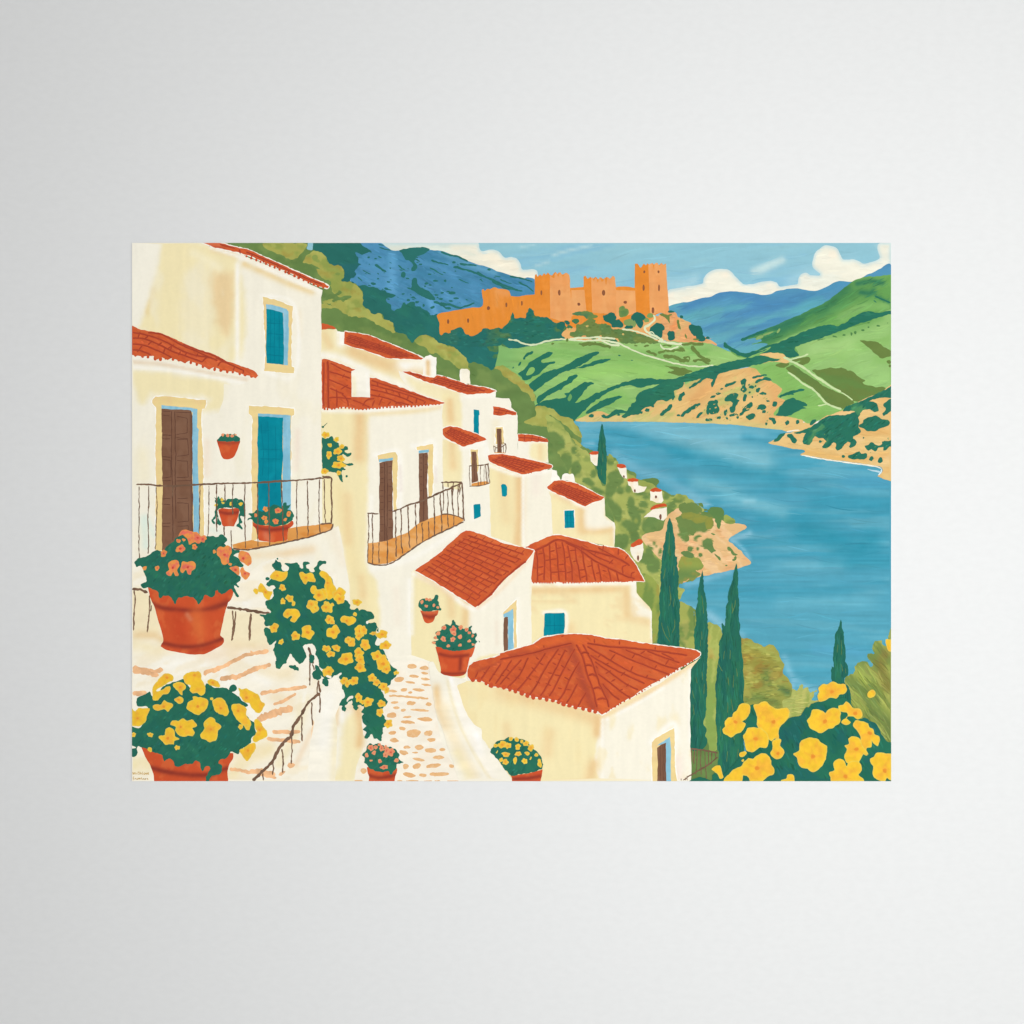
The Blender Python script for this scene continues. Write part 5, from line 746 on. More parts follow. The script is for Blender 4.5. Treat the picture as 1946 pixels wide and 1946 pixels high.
# -- k: the big house at upper left
h = house('A 40,30 640,30 700,57! 780,95 900,120 1050,160 1200,220 1400,300 1600,390 1800,490! 1792,560 1790,800 1792,1200 1788,1932 B 1795,300 1798,480 1800,940 1880,965 1880,1000 E 210,960! 240,1100 310,1500 330,1932 F 200,900 0,1000 -600,900 C 40,900', W1,
          [('p', Y1, 9, .92, 'A 335,50 640,50 1015,190 1015,1140 130,850 200,600'), ('p', '#f0e6c6', 16, .6, 'A 560,330 800,330 780,900 520,900'), ('p', '#e9ca96', 12, .85, 'A 790,380 975,360 970,780 930,920 840,780'), ('l', '#ecd59c', 6, .8, 'A 250,480 190,700'), ('l', PE, 7, .6, 'A 800,110 950,150 1000,170'), ('l', '#f6ecc8', 9, .7, 'A 620,150 850,280'),
           ('l', '#ecd19a', 7, .9, 'A 1090,250 1300,340 1500,430 1700,500'), ('l', WH, 4, .95, 'A 780,100 1040,185 1300,300 1600,430 1780,500'), ('l', WH, 5, .9, 'A 1022,260 1020,1150'), ('l', '#f0e2c4', 7, .6, 'A 1580,700 1585,900'), ('l', '#f0dcc8', 7, .6, 'B 1570,100 1560,440'),
           ('l', WH, 4, .9, 'A 1250,540 1545,640 1550,1260 1260,1235'), ('l', '#f3e6bb', 14, .5, 'B 150,300 160,500'), ('l', WH, 10, .8, 'B 760,800 800,1000'), ('l', '#f1dcc4', 8, .6, 'B 740,200 740,480'), ('l', '#ecca98', 9, .6, 'B 1100,1230 1400,1220 1700,1180'), ('l', '#f1ddb0', 8, .6, 'B 1380,1500 1250,1400'), ('n', '#f0e8cd', .5, 30, 60, 0, .5, .2), ('l', '#dcebdc', 8, .8, 'B 160,900 180,1150'), ('l', '#dcebdc', 6, .7, 'B 180,880 260,1050'), ('l', '#e1ecdc', 6, .7, 'B 780,1000 850,1020'),
           ('l', WH, 6, .8, 'A 60,620 60,700'), ('p', '#f3eedd', 8, .9, 'A 50,60 320,60 180,640 120,830 50,800'), ('l', '#f0e3ca', 10, .6, 'E 150,1000 250,1300')])
r = roof(h, 'A 670,45! 860,55 940,78 1030,100 1130,122 1250,180 1380,235 1500,292 1600,335 1720,390 1820,430 1862,455 1850,475 1800,465 1700,425 1640,400 1560,360 1480,318 1400,290 1300,250 1220,215 1150,180 1090,165 1050,150 980,135 900,118 820,100 770,80', eave=('A 1080,170 1200,218 1300,255 1400,295 1480,330 1600,385 1720,435 1830,470', 17, 2.6), halo=2.4,
         extra=[('l', '#b84a30', 3, .8, 'A 780,85 900,105'), ('l', '#e0744a', 5, .7, 'A 700,62 850,75')],
         lines='1.6 A 1035,115 1048,155; 1.5 A 1100,140 1250,200 1450,290 1650,380 1800,440; 1.3 A 860,70 950,95 1000,110; 1.3 A 1160,150 1150,190; 1.2 A 1270,195 1260,240; 1.2 A 1400,250 1385,290; 1.2 A 1500,300 1480,340; 1.2 A 1600,340 1590,390; 1.2 A 1700,390 1690,430')
opening(h, 'A 1252,550! 1300,560 1400,590 1530,638! 1525,700 1518,900 1515,1100 1520,1190 1545,1200! 1540,1255! 1400,1245 1268,1230! 1270,1150 1280,1000 1265,800 1262,620', 'A 1284,620 1340,625 1400,640 1470,662 1490,690 1492,900 1485,1100 1484,1182 1448,1178 1440,700 1286,662', 'A 1286,662 1350,672 1440,700 1445,900 1448,1050 1446,1178 1400,1168 1290,1160 1284,1000 1290,850', name='window',
        marks='1 A 1292,790 1440,800; 1 A 1295,890 1440,900; 1 A 1295,1008 1442,1018; 1 A 1295,1085 1442,1095; .8 A 1325,670 1322,1160; .8 A 1362,680 1360,1160; .8 A 1405,690 1405,1165', halo=2.6)
# teal door on the lower floor
opening(h, 'A 1125,1550! 1250,1555 1400,1565 1545,1575! 1540,1638 1520,1645! 1510,1700 B 1515,300 1510,700 1500,1000 1150,1100! 1160,900 1150,500 1155,100 1160,0 A 1158,1645 1128,1625', 'A 1210,1622 1350,1628 1510,1640 1508,1750 B 1512,100 1505,300 1512,600 1510,850 1430,850 1440,300 1440,0 A 1440,1660 1210,1650', 'A 1210,1648 1300,1652 1440,1660 1436,1800 B 1440,60 1434,200 1440,340 1428,500 1425,700 1430,900 1210,900 1205,600 1212,400 1204,200 1210,50', name='door', halo=2.8,
        ops=[('n', '#057a90', .5, 20, 30, 0, .55, .1)], marks='.8 B 1240,30 1260,300 1250,500; .8 B 1300,0 1310,350 1300,650; .8 B 1370,50 1375,350 1370,600; .8 B 1230,260 1420,265; .8 B 1230,345 1420,350; .8 B 1240,90 1320,85')
# -- annex with its own tiled roof and the brown door
h = Part('painted_house', None)
h.fill('A 40,1090 200,1100 600,1200 1000,1280 1190,1300! 1095,1345! 1000,1370 900,1350 890,1500 850,1620 760,1640 B 690,0 B 40,0 A 40,1400', W1,
       [('p', Y1, 10, .9, 'A 60,1230 300,1235 600,1285 900,1330 880,1580 700,1590 750,1480 250,1450 230,1440 150,1530 90,1420'), ('l', '#e8d2b4', 4, .8, 'A 60,1150 350,1175 700,1240 1100,1310'), ('l', WH, 4, .9, 'A 60,1200 400,1225 800,1290 1080,1345'), ('l', WH, 3, .8, 'A 60,1110 250,1110 500,1165')], smooth=False, step=4, rough=(.5, 10), streak=VST)
roof(h, 'A 40,815! 60,820 120,852 250,872 330,890 400,920 500,965 600,1010 720,1052 850,1100 920,1140 1000,1170 1080,1195 1150,1220 1200,1250 1212,1275 1190,1302 1130,1280 1060,1260 1000,1240 900,1228 800,1200 750,1220 700,1180 640,1160 580,1140 540,1160 480,1140 420,1115 380,1135 330,1110 280,1130 250,1090 150,1100 40,1085',
     eave=('A 60,1085 160,1095 280,1120 400,1118 560,1148 640,1165 760,1205 900,1228 1060,1258 1180,1290', 20, 3.4), halo=0, extra=[('n', '#e0663a', .5, 30, 8, 20, .5, .15)],
     lines='1.6 A 60,880 200,905 350,960 500,1040 640,1090 780,1110; 1.6 A 60,930 150,935 280,980 420,1050 560,1100 700,1150; 1.6 A 60,985 160,995 300,1050 420,1110; 1.5 A 60,1040 130,1045 230,1085; 1.6 A 200,880 330,900 500,990 650,1055 840,1140; 1.5 A 520,985 640,1035 800,1090 950,1165; 1.4 A 820,1110 950,1170 1080,1230; 1.4 A 130,870 110,930; 1.4 A 205,910 165,945; 1.4 A 240,960 200,995; 1.4 A 290,1000 330,970; 1.4 A 380,1030 440,990; 1.4 A 420,1010 400,1050; 1.4 A 560,1060 540,1090; 1.4 A 150,1000 100,1060; 1.4 A 340,1080 360,1020; 1.4 A 700,1150 740,1110 790,1110; 1.4 A 660,1070 640,1100; 1.4 A 840,1190 870,1150 920,1150; 1.4 A 480,1090 500,1050; 1.2 A 1000,1190 980,1230; 1.2 A 1080,1220 1070,1255')
opening(h, 'A 240,1500! 270,1465 350,1465 500,1478 620,1492 730,1500! 738,1530 720,1575 695,1580! 690,1700 B 700,200 705,300 715,900 B 720,1100 270,1200! 275,600 270,300 275,0 A 272,1560 240,1525', 'A 325,1545 450,1560 600,1570 655,1580 650,1750 B 665,80 655,300 665,600 670,850 675,1100 620,1100 610,400 605,0 A 610,1610 325,1580', 'A 325,1578 450,1585 560,1588 595,1598 610,1650 608,1932 B 612,300 608,500 615,700 612,900 620,1100 500,1250 330,1300 330,900 335,600 325,300 332,100 A 328,1800', BR, 'door', halo=3.4,
        ops=[('n', '#86604a', .6, 16, 50, 0, .5, .15), ('l', '#6c4636', 2.5, .8, 'A 598,1620 602,1900 B 605,500 612,1000')],
        marks='1.3 A 418,1600 418,1932 B 415,300 425,560 430,1100; 1.3 A 448,1600 452,1932 B 455,300 450,560 455,900; 1 A 335,1635 400,1645; 1 A 465,1650 560,1665 562,1800 460,1815; 1 A 330,1815 410,1825; 1 A 470,1860 565,1860 B 575,310 468,325; 1 A 330,1855 405,1855; 1.1 B 330,132 415,130; 1.1 B 460,155 570,162; 1.1 B 330,325 410,332; 1.1 B 335,355 408,362 412,515 335,522; 1.1 B 465,362 562,368 570,515 462,520; 1.1 B 330,550 410,545; 1.1 B 460,550 600,548; 1.1 B 330,715 410,712; 1.1 B 340,765 408,770; 1.1 B 470,715 570,710; 1.1 B 465,750 572,755 575,920 470,930; 1.1 B 330,940 410,935; 1.1 B 335,968 405,970; 1.1 B 470,965 570,962 575,1050; 1.1 A 455,1610 600,1615; 1.1 A 332,1600 410,1602', mc=BD)
# vine peeking from behind the corner
v_ = Part('painted_climber')
v_.fill('E 58,150! 100,165 150,140 180,190 215,200 225,240 260,235 290,240 295,262 260,270 290,300 325,290 325,310 290,325 255,300 240,310 262,340 250,370 285,395 330,385 345,400 315,412 270,405 255,430 275,445 245,455 240,480 245,530 255,560 235,560 215,530 210,510 190,480 150,470 120,465 100,475 60,440!', '#2a705b', rough=(1, 5), step=4)
v_.blobs('E', '285,507,11,11;68,55,12,10', '#2a705b'); v_.line('E 75,50 110,15', 1.6, '#2a705b', taper=(1, .4)); v_.done()
flowers(v_, 'E', '92,128,38;192,170,26;130,222,22;240,235,24;200,280,40;122,312,30,1.2;232,345,42,.7;210,405,62,.6;82,462,34;212,478,26')
# -- wall hung pots and balcony pots
def pot(body, rim=None, leaves=None, lcol='#286e59', shade=(), lops=(), tail='', lrough=(1.1, 5), pname='painted_flowerpot'):
    p = Part(pname)
    if body: p.fill(body, '#d3522c', [('n', '#dc6636', .7, 14, 18, 10, .5, .15)] + list(shade), rough=(.4, 8), step=2.6, streak=(20, 14, 80, .03))
    if rim: p.lines(rim, '#a5412e', rough=.3)
    p.done()
    if leaves:
        f = Part('foliage', p); f.fill(leaves, lcol, [('n', '#2f7a5c', .5, 16, 14, 30, .55, .12), ('n', '#24675c', .4, 14, 14, 30, .55, .12)] + list(lops), rough=lrough, step=3.5, streak=(14, 8, -50, .04), dabs=(55, 9, 3.4, .13))
        if tail: f.lines(tail, lcol, rough=.5, jit=.8)
        f.done()
    return p
p = pot('B 832,185! 835,168 860,178 950,188 1020,182 1048,188! 1030,240 1000,310 975,340 935,354 890,345 868,300 850,240', None, 'B 835,180 850,155 870,140 880,118 920,125 960,118 985,128 1000,115 1020,140 1040,160 1045,185 960,190 870,188', shade=[('l', '#a5412e', 3, .9, 'B 845,192 940,205 1035,192'), ('l', '#b24731', 3, .6, 'B 940,210 950,225')])
flowers(p, 'B', '887,128,16;932,132,18;972,138,17;1005,125,14;920,165,12;965,168,12;862,165,12;1025,158,11', PK)
p = pot('B 845,815! 880,800 950,805 1010,798 1042,808! 1035,850 1020,900 990,968! 930,965 890,965 870,910 852,850', None, 'B 808,700 830,708 850,688 858,715 880,700 905,735 930,715 960,720 990,720 1010,710 1030,725 1060,722 1080,750 1098,775 1085,800 1090,850 1080,875 1050,870 1045,895 1070,920 1060,935 1045,945 1070,985 1058,992 1035,970 1015,965 1030,930 1035,880 1045,830 1030,800 950,800 870,800 845,820 840,870 870,930 872,960 850,960 830,930 838,890 822,870 815,900 800,915 820,940 812,952 790,925 785,905 810,870 810,830 820,800 830,760 812,740 825,722', shade=[('l', '#99382b', 3.5, .9, 'B 860,835 940,850 1030,838'), ('l', '#cf6a4a', 4, .6, 'B 950,900 960,950')])
flowers(p, 'B', '880,722,17;888,752,14;825,772,18;968,712,10;1008,732,13;962,762,18;1053,762,20;1070,780,10')
p = pot('B 1160,925! 1200,945 1280,958 1400,962 1480,948 1520,915 1536,940 1525,965 1490,990! 1480,1040 1470,1100 1350,1112 1220,1095! 1205,1050 1190,990 1165,965!', None, 'B 1115,915 1120,890 1145,880 1120,855 1150,848 1180,840 1195,815 1230,825 1260,830 1290,800 1320,790 1350,765 1390,775 1430,790 1445,760 1465,750 1475,775 1508,762 1495,790 1480,810 1510,820 1530,850 1540,870 1525,890 1532,905 1490,940 1420,960 1340,965 1280,955 1220,955 1170,930 1165,905 1140,895', shade=[('l', '#99382b', 4, .9, 'B 1190,975 1300,1000 1480,985'), ('l', '#dc8060', 7, .6, 'B 1280,1040 1300,1080')])
flowers(p, 'B', '1278,810,26;1395,822,32;1190,865,16;1268,890,27;1285,925,20;1345,868,12;1372,922,27;1492,852,24;1460,905,17', OR)
# left balcony
rail('3.2 B 92,585 130,580 250,588 330,598 430,598 600,588 700,582 800,578 880,572 1000,572 1150,568 1300,560 1400,552 1560,545 1700,535 1885,518; 2.8 B 1795,505 1885,520; 2.8 B 1885,520 1882,650 1888,800 1885,940; 2.8 B 980,1170 1100,1182 1300,1152 1420,1125 1600,1085 1700,1060 1820,1020 1885,990 1900,940; 2.6 B 1780,945 1890,942', 1.9,
     'B 118,600 120,800 118,1050 122,1260; B 205,595 210,750 200,900 208,1100 200,1220; B 275,605 285,780 275,950 270,1180; B 430,600 428,700; B 680,590 675,800 672,1060; B 760,590 758,800 755,960 745,1080; B 832,580 830,780 832,1020; B 905,580 908,750; B 900,960 898,1055; B 980,575 975,760 978,860; B 962,1000 968,1165; B 1090,575 1088,780 1092,1000 1095,1170; B 1205,570 1208,850 1210,1155; B 1310,565 1312,850 1318,1145; B 1425,555 1435,850 1442,1112; B 1568,550 1565,800 1572,1090; B 1662,545 1668,850 1668,1060; B 1775,535 1770,800 1778,1030; B 1820,530 1822,750 1828,940',
     floor='B 975,1135 1050,1115 1150,1092 1200,1105 1350,1112 1480,1095 1485,985 1600,965 1750,952 1880,945 1900,950 1885,990 1820,1018 1700,1058 1560,1092 1400,1128 1250,1155 1100,1178 985,1168')
# -- terrace, stairs and post at lower left
tr = Part('painted_terrace')
tr.fill('C 40,-150 200,-100 900,-60 1050,0 1250,-150 1400,-200 1932,-50 1932,960 1790,1040 1740,1300 1700,1500 1660,1900 40,1900', '#f6efdc',
        [('p', '#f3e3b8', 8, .9, 'C 55,120 200,120 330,490 55,480'), ('p', '#f3e3b8', 8, .8, 'C 900,300 1280,330 1290,600 880,560'), ('l', '#eccf9e', 9, .9, 'C 55,520 250,520 340,560'), ('l', '#eccf9e', 9, .5, 'C 900,610 1300,640'), ('l', '#f2e2b4', 14, .7, 'C 60,600 300,650'), ('l', '#f0d6b4', 14, .6, 'C 700,700 1000,690'), ('l', WH, 14, .8, 'C 350,780 700,800'), ('l', WH, 10, .9, 'C 1050,100 1100,230'), ('l', '#f2dfb6', 16, .6, 'C 1250,850 1500,880'), ('l', '#f2e0b0', 18, .8, 'C 1300,1560 1100,1650 980,1800'), ('l', WH, 14, .8, 'C 900,900 1200,1250'), ('l', '#f2deb8', 14, .7, 'C 1350,1080 1500,1120'), ('l', '#f1e2b2', 18, .9, 'C 60,1700 200,1700'), ('l', '#f1e2b6', 10, .7, 'C 1640,1100 1560,1400 1400,1700'), ('l', WH, 4, .8, 'C 1640,1050 1620,1200'), ('l', '#f2d9b8', 6, .7, 'C 1700,1400 1560,1700'), ('l', WH, 10, .8, 'C 1300,950 1180,900'), ('n', '#f1dfb8', .4, 40, 18, -20, .55, .15)],
        step=4, smooth=False, streak=(40, 8, -20, .02)); tr.done()
for q in ('7 C 710,875 800,840 900,800 960,765 1050,720 1150,688 1310,662', '8 C 860,925 960,900 1010,905 1100,865 1200,820 1330,785', '6 C 1230,1055 1350,1030 1500,1005 1660,990', '5 C 1350,1150 1450,1120 1560,1050', '12 C 1200,1290 1300,1260 1400,1220 1530,1180', '6 C 1290,1465 1400,1475 1520,1490 1600,1500', '6 C 1340,1400 1450,1405 1600,1400', '9 C 60,820 150,835 240,850 340,830', '8 C 60,850 180,860 300,885', '8 C 60,1045 120,1050 190,1040', '6 C 950,1745 1050,1755 1150,1780', '8 C 1130,1770 1250,1765 1370,1800', '7 C 1480,1715 1550,1705', '5 C 1400,1800 1460,1765', '5 C 1220,1790 1300,1810 1380,1825', '4 C 1140,660 1160,680', '5 C 1480,1020 1560,1010 1650,985'):
    s_ = Part('step_edge', tr); s_.line(q.split(' ', 1)[1], float(q.split()[0]) * 1.2, '#edb684', rough=.3, taper=(1, .85), vary=.1); s_.done()
s_ = Part('step_edge', tr); s_.line('C 1720,1300 1705,1450 1715,1570', 2.6, '#f0cda4', rough=.5); s_.line('C 1725,1650 1715,1750 1715,1840', 2.6, '#f0cda4', rough=.5); s_.done()
p2 = Part('painted_wall_post')
p2.fill('C 1760,1040 1800,1000 1840,940 1932,850 F 200,900 240,1000 240,1100 F 180,1250 200,1400 180,1880 C 1660,1900 1690,1500 1740,1250', '#f6f0df', [('l', WH, 14, .9, 'C 1850,1100 1800,1500'), ('l', '#f2e4b8', 8, .6, 'C 1932,1300 1900,1850')], smooth=False, rough=(.5, 9), step=4); p2.done()
# front railings (sketchy brown)
def railing(rails_, bars, wd=2.3):
    b_ = Part('painted_railing'); b_.lines(rails_, RA, rough=.4, jit=.25, vary=.1); b_.done()
    for q in bars.split(';'):
        q = q.strip()
        if q: x = Part('baluster', b_); x.line(q, wd, RA, rough=.4, jit=.3, vary=.12); x.line(q, wd * .4, '#8a6a52', rough=.4, jit=.8) ; x.done()
railing('5 C 55,95 110,98 200,125', 'C 75,105 85,200 70,350 68,475; C 218,150 215,250 205,380 195,492; C 235,240 225,300', 2.6)
railing('5 C 925,262 1000,270 1100,285 1200,300 1320,318', 'C 975,290 985,420 970,570; C 1005,295 998,400 975,560; C 1143,315 1130,450 1130,570; C 1148,320 1140,450 1138,560', 2.6)
railing('5.5 C 1160,1850 1250,1770 1340,1680 1380,1600 1440,1510 1510,1440 1540,1350 1600,1260 1640,1180 1700,1110 1780,1045; 4 C 1672,625 1690,680 1715,780; 3.5 C 1760,930 1770,980 1785,1045', 'C 1685,680 1685,850 1685,980; C 1710,780 1725,840; C 1765,930 1755,1000 1750,1060; C 1775,1050 1780,1150 1778,1230; C 1702,1130 1705,1230 1710,1345; C 1615,1260 1612,1380 1618,1490; C 1520,1410 1520,1560 1515,1700; C 1430,1560 1440,1680 1435,1780; C 1345,1690 1350,1750 1345,1800; C 1255,1780 1260,1850', 2.6)
# right bottom railing
railing('3 L 60,1555 150,1568 230,1582 310,1600', 'L 65,1560 75,1680; L 95,1562 90,1700; L 120,1565 118,1680 108,1800; L 155,1570 150,1680 158,1800; L 190,1575 195,1700 205,1850; L 222,1580 225,1700; L 255,1585 250,1700; L 290,1590 290,1650', 1.4)
railing('2.4 L -10,1850 60,1800 150,1750 230,1700 310,1635', 'L 10,1820 12,1850; L 28,1805 28,1850; L -28,1830 -28,1852', 1.3)
# -- pots in front
p = pot('F 958,290! 1040,298 1128,288! 1118,330 1098,345! 1085,380 1070,398 1030,408 1000,395! 985,360 978,335', None, 'F 942,250 948,215 955,190 985,178 1010,182 1050,180 1080,182 1100,150 1125,160 1120,190 1130,225 1148,260 1145,288 1090,292 1030,304 985,295 965,275', shade=[('l', '#96382a', 4, .9, 'F 985,330 1050,350 1100,338'), ('l', '#dd7a50', 4, .5, 'F 1000,310 1090,305')])
flowers(p, 'F', '975,212,17;1020,188,16;1048,192,18;1015,250,17;1085,242,15;1122,262,15;1110,185,9;960,190,8', PK)
p = pot('F 1100,625! 1280,590 1462,620! 1448,680 1430,715 1415,722! 1400,790 1385,850 1372,870 1330,890 1240,892 1170,880 1148,860! 1152,838 1140,780 1120,700', None,
        'F 1065,585 1100,570 1130,555 1085,545 1090,535 1115,530 1100,500 1110,480 1150,475 1160,440 1195,415 1215,420 1240,430 1255,380 1275,378 1280,410 1305,425 1330,440 1360,455 1400,460 1405,440 1435,432 1425,460 1440,500 1470,495 1478,520 1465,545 1480,575 1465,590 1450,625 1400,650 1300,662 1200,650 1140,630 1110,620 1105,605', shade=[('l', '#96382a', 3.5, .9, 'F 1140,690 1250,712 1400,700'), ('l', '#96382a', 3.5, .9, 'F 1330,730 1325,830'), ('l', '#96382a', 3, .9, 'F 1160,865 1260,872 1370,862')])
flowers(p, 'F', '1178,448,24;1125,500,20;1100,540,16;1085,585,18;1262,468,32,1.2;1270,500,24;1332,445,22;1385,465,20;1410,495,16;1172,552,26;1258,555,26;1325,532,22;1440,522,16;1410,570,18;1218,615,16;1325,608,18;1445,602,15', PK)
o_ = Part('petal', p); o_.blob(600 + 1497/4.83, 1100 + 578/4.83, 2, 2, '#286e59', step=9); o_.done()
p = pot('F 470,1730! 600,1680 748,1740! 745,1780 730,1810 722,1870! 495,1870 492,1815 478,1780', None, 'F 425,1620 440,1595 468,1570 470,1540 495,1512 540,1520 575,1510 620,1530 680,1540 730,1560 750,1590 770,1620 765,1650 808,1685 770,1695 745,1700 740,1740 715,1760 705,1790 680,1795 665,1765 600,1772 530,1755 490,1730 470,1700 445,1680 452,1640', shade=[('l', '#96382a', 4, .9, 'F 495,1805 600,1825 730,1800')])
flowers(p, 'F', '505,1550,30;550,1545,20;605,1555,26;655,1575,30;690,1590,38;585,1520,16;535,1595,20;640,1615,26;468,1618,20;508,1665,14;590,1672,20;742,1665,22;630,1728,38,.6;640,1540,16', PK)
p = pot('I 100,1805! 200,1795 300,1775 390,1748! 385,1790 370,1870! 120,1870 112,1830', None, 'I -90,1590! -80,1560 -60,1545 -40,1500 0,1480 40,1475 80,1455 130,1465 200,1470 250,1500 300,1560 340,1580 370,1620 385,1645 392,1700 388,1745! 300,1775 200,1792 105,1808! 40,1740 -20,1660', shade=[('l', '#96382a', 4, .9, 'I 130,1835 250,1830 370,1810')])
flowers(p, 'I', '20,1520,44;75,1530,30;-40,1530,24,.7;-30,1585,14;100,1468,22;155,1475,24;200,1490,18;240,1510,30;285,1550,32;165,1540,28;55,1610,38,.7;168,1605,30,.8;250,1600,24;280,1645,14;140,1665,20,1.7;50,1680,34,.8;228,1672,27;335,1615,18;365,1700,24,1.3;362,1668,18;10,1660,20')
# -- the big trailing vine
v_ = Part('painted_climber')
v_.fill('B 1340,1310! 1365,1300 1375,1275 1395,1290 1430,1310 1425,1350 1440,1375 1480,1370 1490,1345 1460,1320 1455,1305 1500,1300 1520,1310 1560,1300 1580,1320 1600,1340 1620,1345 1630,1300 1680,1295 1685,1310 1650,1330 1675,1370 1700,1385 1730,1380 1720,1350 1745,1330 1770,1285 1830,1290 1830,1310 1790,1320 1770,1350 1800,1380 1880,1440 1920,1560 E 120,1560 150,1555 170,1580 240,1640 300,1650 310,1680 330,1730 380,1720 400,1740 430,1735 460,1740 510,1745 535,1775 530,1810 500,1820 480,1840 500,1860 540,1845 565,1880 570,1920 570,1932 F 575,450 545,480 560,540 550,600 600,620 700,800 740,820 745,860 735,900 700,930 680,975 660,980 600,1000 620,1060 650,1110 660,1140 620,1180 600,1230 640,1270 645,1330 620,1370 610,1420 608,1480 590,1492 560,1470 530,1460 515,1430 490,1440 460,1470 445,1450 460,1410 440,1380 465,1350 440,1330 425,1280 440,1240 420,1220 440,1170 410,1160 380,1165 405,1185 370,1205 345,1190 350,1165 330,1150 340,1110 300,1130 275,1165 285,1190 265,1225 245,1195 250,1165 222,1160 235,1120 270,1075 260,1030 240,980 250,940 220,910 240,860 200,870 150,910 100,910 30,870 0,790 C 1890,900 1850,910 1830,880 1770,800 1760,740 1730,690 1745,640 1700,600 1665,595 1620,620 1640,660 1650,700 1640,740 1610,775 1570,770 1530,720 1505,690 1490,730 1460,780 1430,790 1410,820 1385,825 1370,780 1380,740 1355,660 1370,600 1380,560 1340,600 1310,610 1280,540 1265,480 1275,450 1320,460 1330,430 1280,430 1270,360 1230,330 1290,325 1325,300 1290,270 1275,230 1290,205 1330,190 1350,160 1355,100 1370,80 1340,60 1310,70 1280,50 1290,30 1320,20 1330,0 B 1350,1440 1400,1400 1350,1380 1370,1360 1340,1345', '#276c57',
        [('n', '#2c7558', .6, 30, 24, 30, .5, .15), ('n', '#236660', .5, 30, 24, 30, .56, .12)], rough=(1.5, 5), step=4, streak=(14, 8, 50, .04), dabs=(60, 10, 3.4, .13))
v_.blobs('C', '1545,815,44,22,10;1700,730,26,42;1750,885,44,44;1830,945,30,36;1520,700,0,0', '#276c57', rough=(1.3, 4)); v_.blobs('B', '1388,1265,9,9;1300,1448,20,14;1330,1475,24,14', '#276c57')
v_.line('C 1735,850 1745,830', 3, '#276c57')
v_.fill('F 285,1110 310,1080 345,1072 340,1095 310,1105 290,1130', '#f3ead6', rough=(.8, 4), step=9); v_.blobs('F', '475,398,13,14;335,290,0,0', '#f3eddc'); v_.done()
def bp(path, ctr=None, c=None, kind=YE):
    q, _ = pts(path); blossom(v_, q[:, 0].mean(), q[:, 1].mean(), 9 if ctr is None else ctr, kind, path=path, c=(pts(c)[0][0] if c else None))
bp('B 1320,1440 1330,1405 1370,1375 1430,1385 1475,1378 1482,1410 1465,1450 1430,1475 1390,1470 1350,1455', c='B 1388,1420')
bp('B 1588,1395 1620,1385 1650,1400 1690,1388 1720,1410 1730,1440 1735,1480 1700,1478 1670,1470 1650,1500 1615,1475 1600,1440', c='B 1650,1440')
bp('B 1772,1400 1790,1375 1830,1385 1860,1410 1890,1445 1905,1500 1932,1560 1900,1620 1850,1640 1830,1570 1820,1520 1825,1460 1790,1430')
bp('B 1690,1540 1710,1512 1740,1520 1755,1545 1820,1535 1845,1580 1840,1630 1800,1640 1770,1650 1740,1600 1700,1580', c='B 1750,1580')
bp('B 1210,1560 1230,1485 1270,1510 1300,1555 1340,1565 1330,1620 1310,1648 1270,1620 1250,1580'); bp('B 1165,1555 1185,1532 1215,1550 1210,1580 1190,1592', 2)
bp('B 1440,1775 1460,1735 1510,1720 1570,1735 1598,1780 1570,1820 1545,1850 1510,1830 1530,1800 1510,1785 1480,1810 1450,1800', c='B 1482,1770')
bp('F 225,370 250,340 300,345 340,342 372,375 350,410 300,425 270,405 240,400', c='F 285,385')
flowers(v_, 'B', '1435,1530,34;1500,1628,38;1438,1655,28;1535,1675,22;1715,1700,60;1700,1680,40')
flowers(v_, 'C', '1358,450,44,1.1;1555,525,50,.8;1665,490,68;1422,578,27;1850,850,50;1852,265,52;1830,225,20')
flowers(v_, 'F', '95,262,44;150,238,20;130,375,50,.8;150,395,30;160,488,68;100,640,40;190,635,40;140,690,40;280,735,72,.9;395,680,52;410,740,44,1.2;410,815,56,.8;120,850,50;215,140,64;220,185,50;30,150,60,.9;0,265,28;380,215,44,.8;362,325,20;405,480,60,.9;440,470,40;455,605,50;320,575,50;300,555,30;395,525,38;610,510,56,.8;530,500,34,.5;640,610,56,.8;565,710,56,1;620,780,70;650,830,44;350,935,48,.9;262,935,36;290,960,30;520,910,46;560,950,40,.8;625,990,50,.8;650,1020,30;740,862,26;395,1090,38;480,1130,54,.8;430,1130,26;605,1145,46,.7;590,1225,38;668,1330,40,1.1')
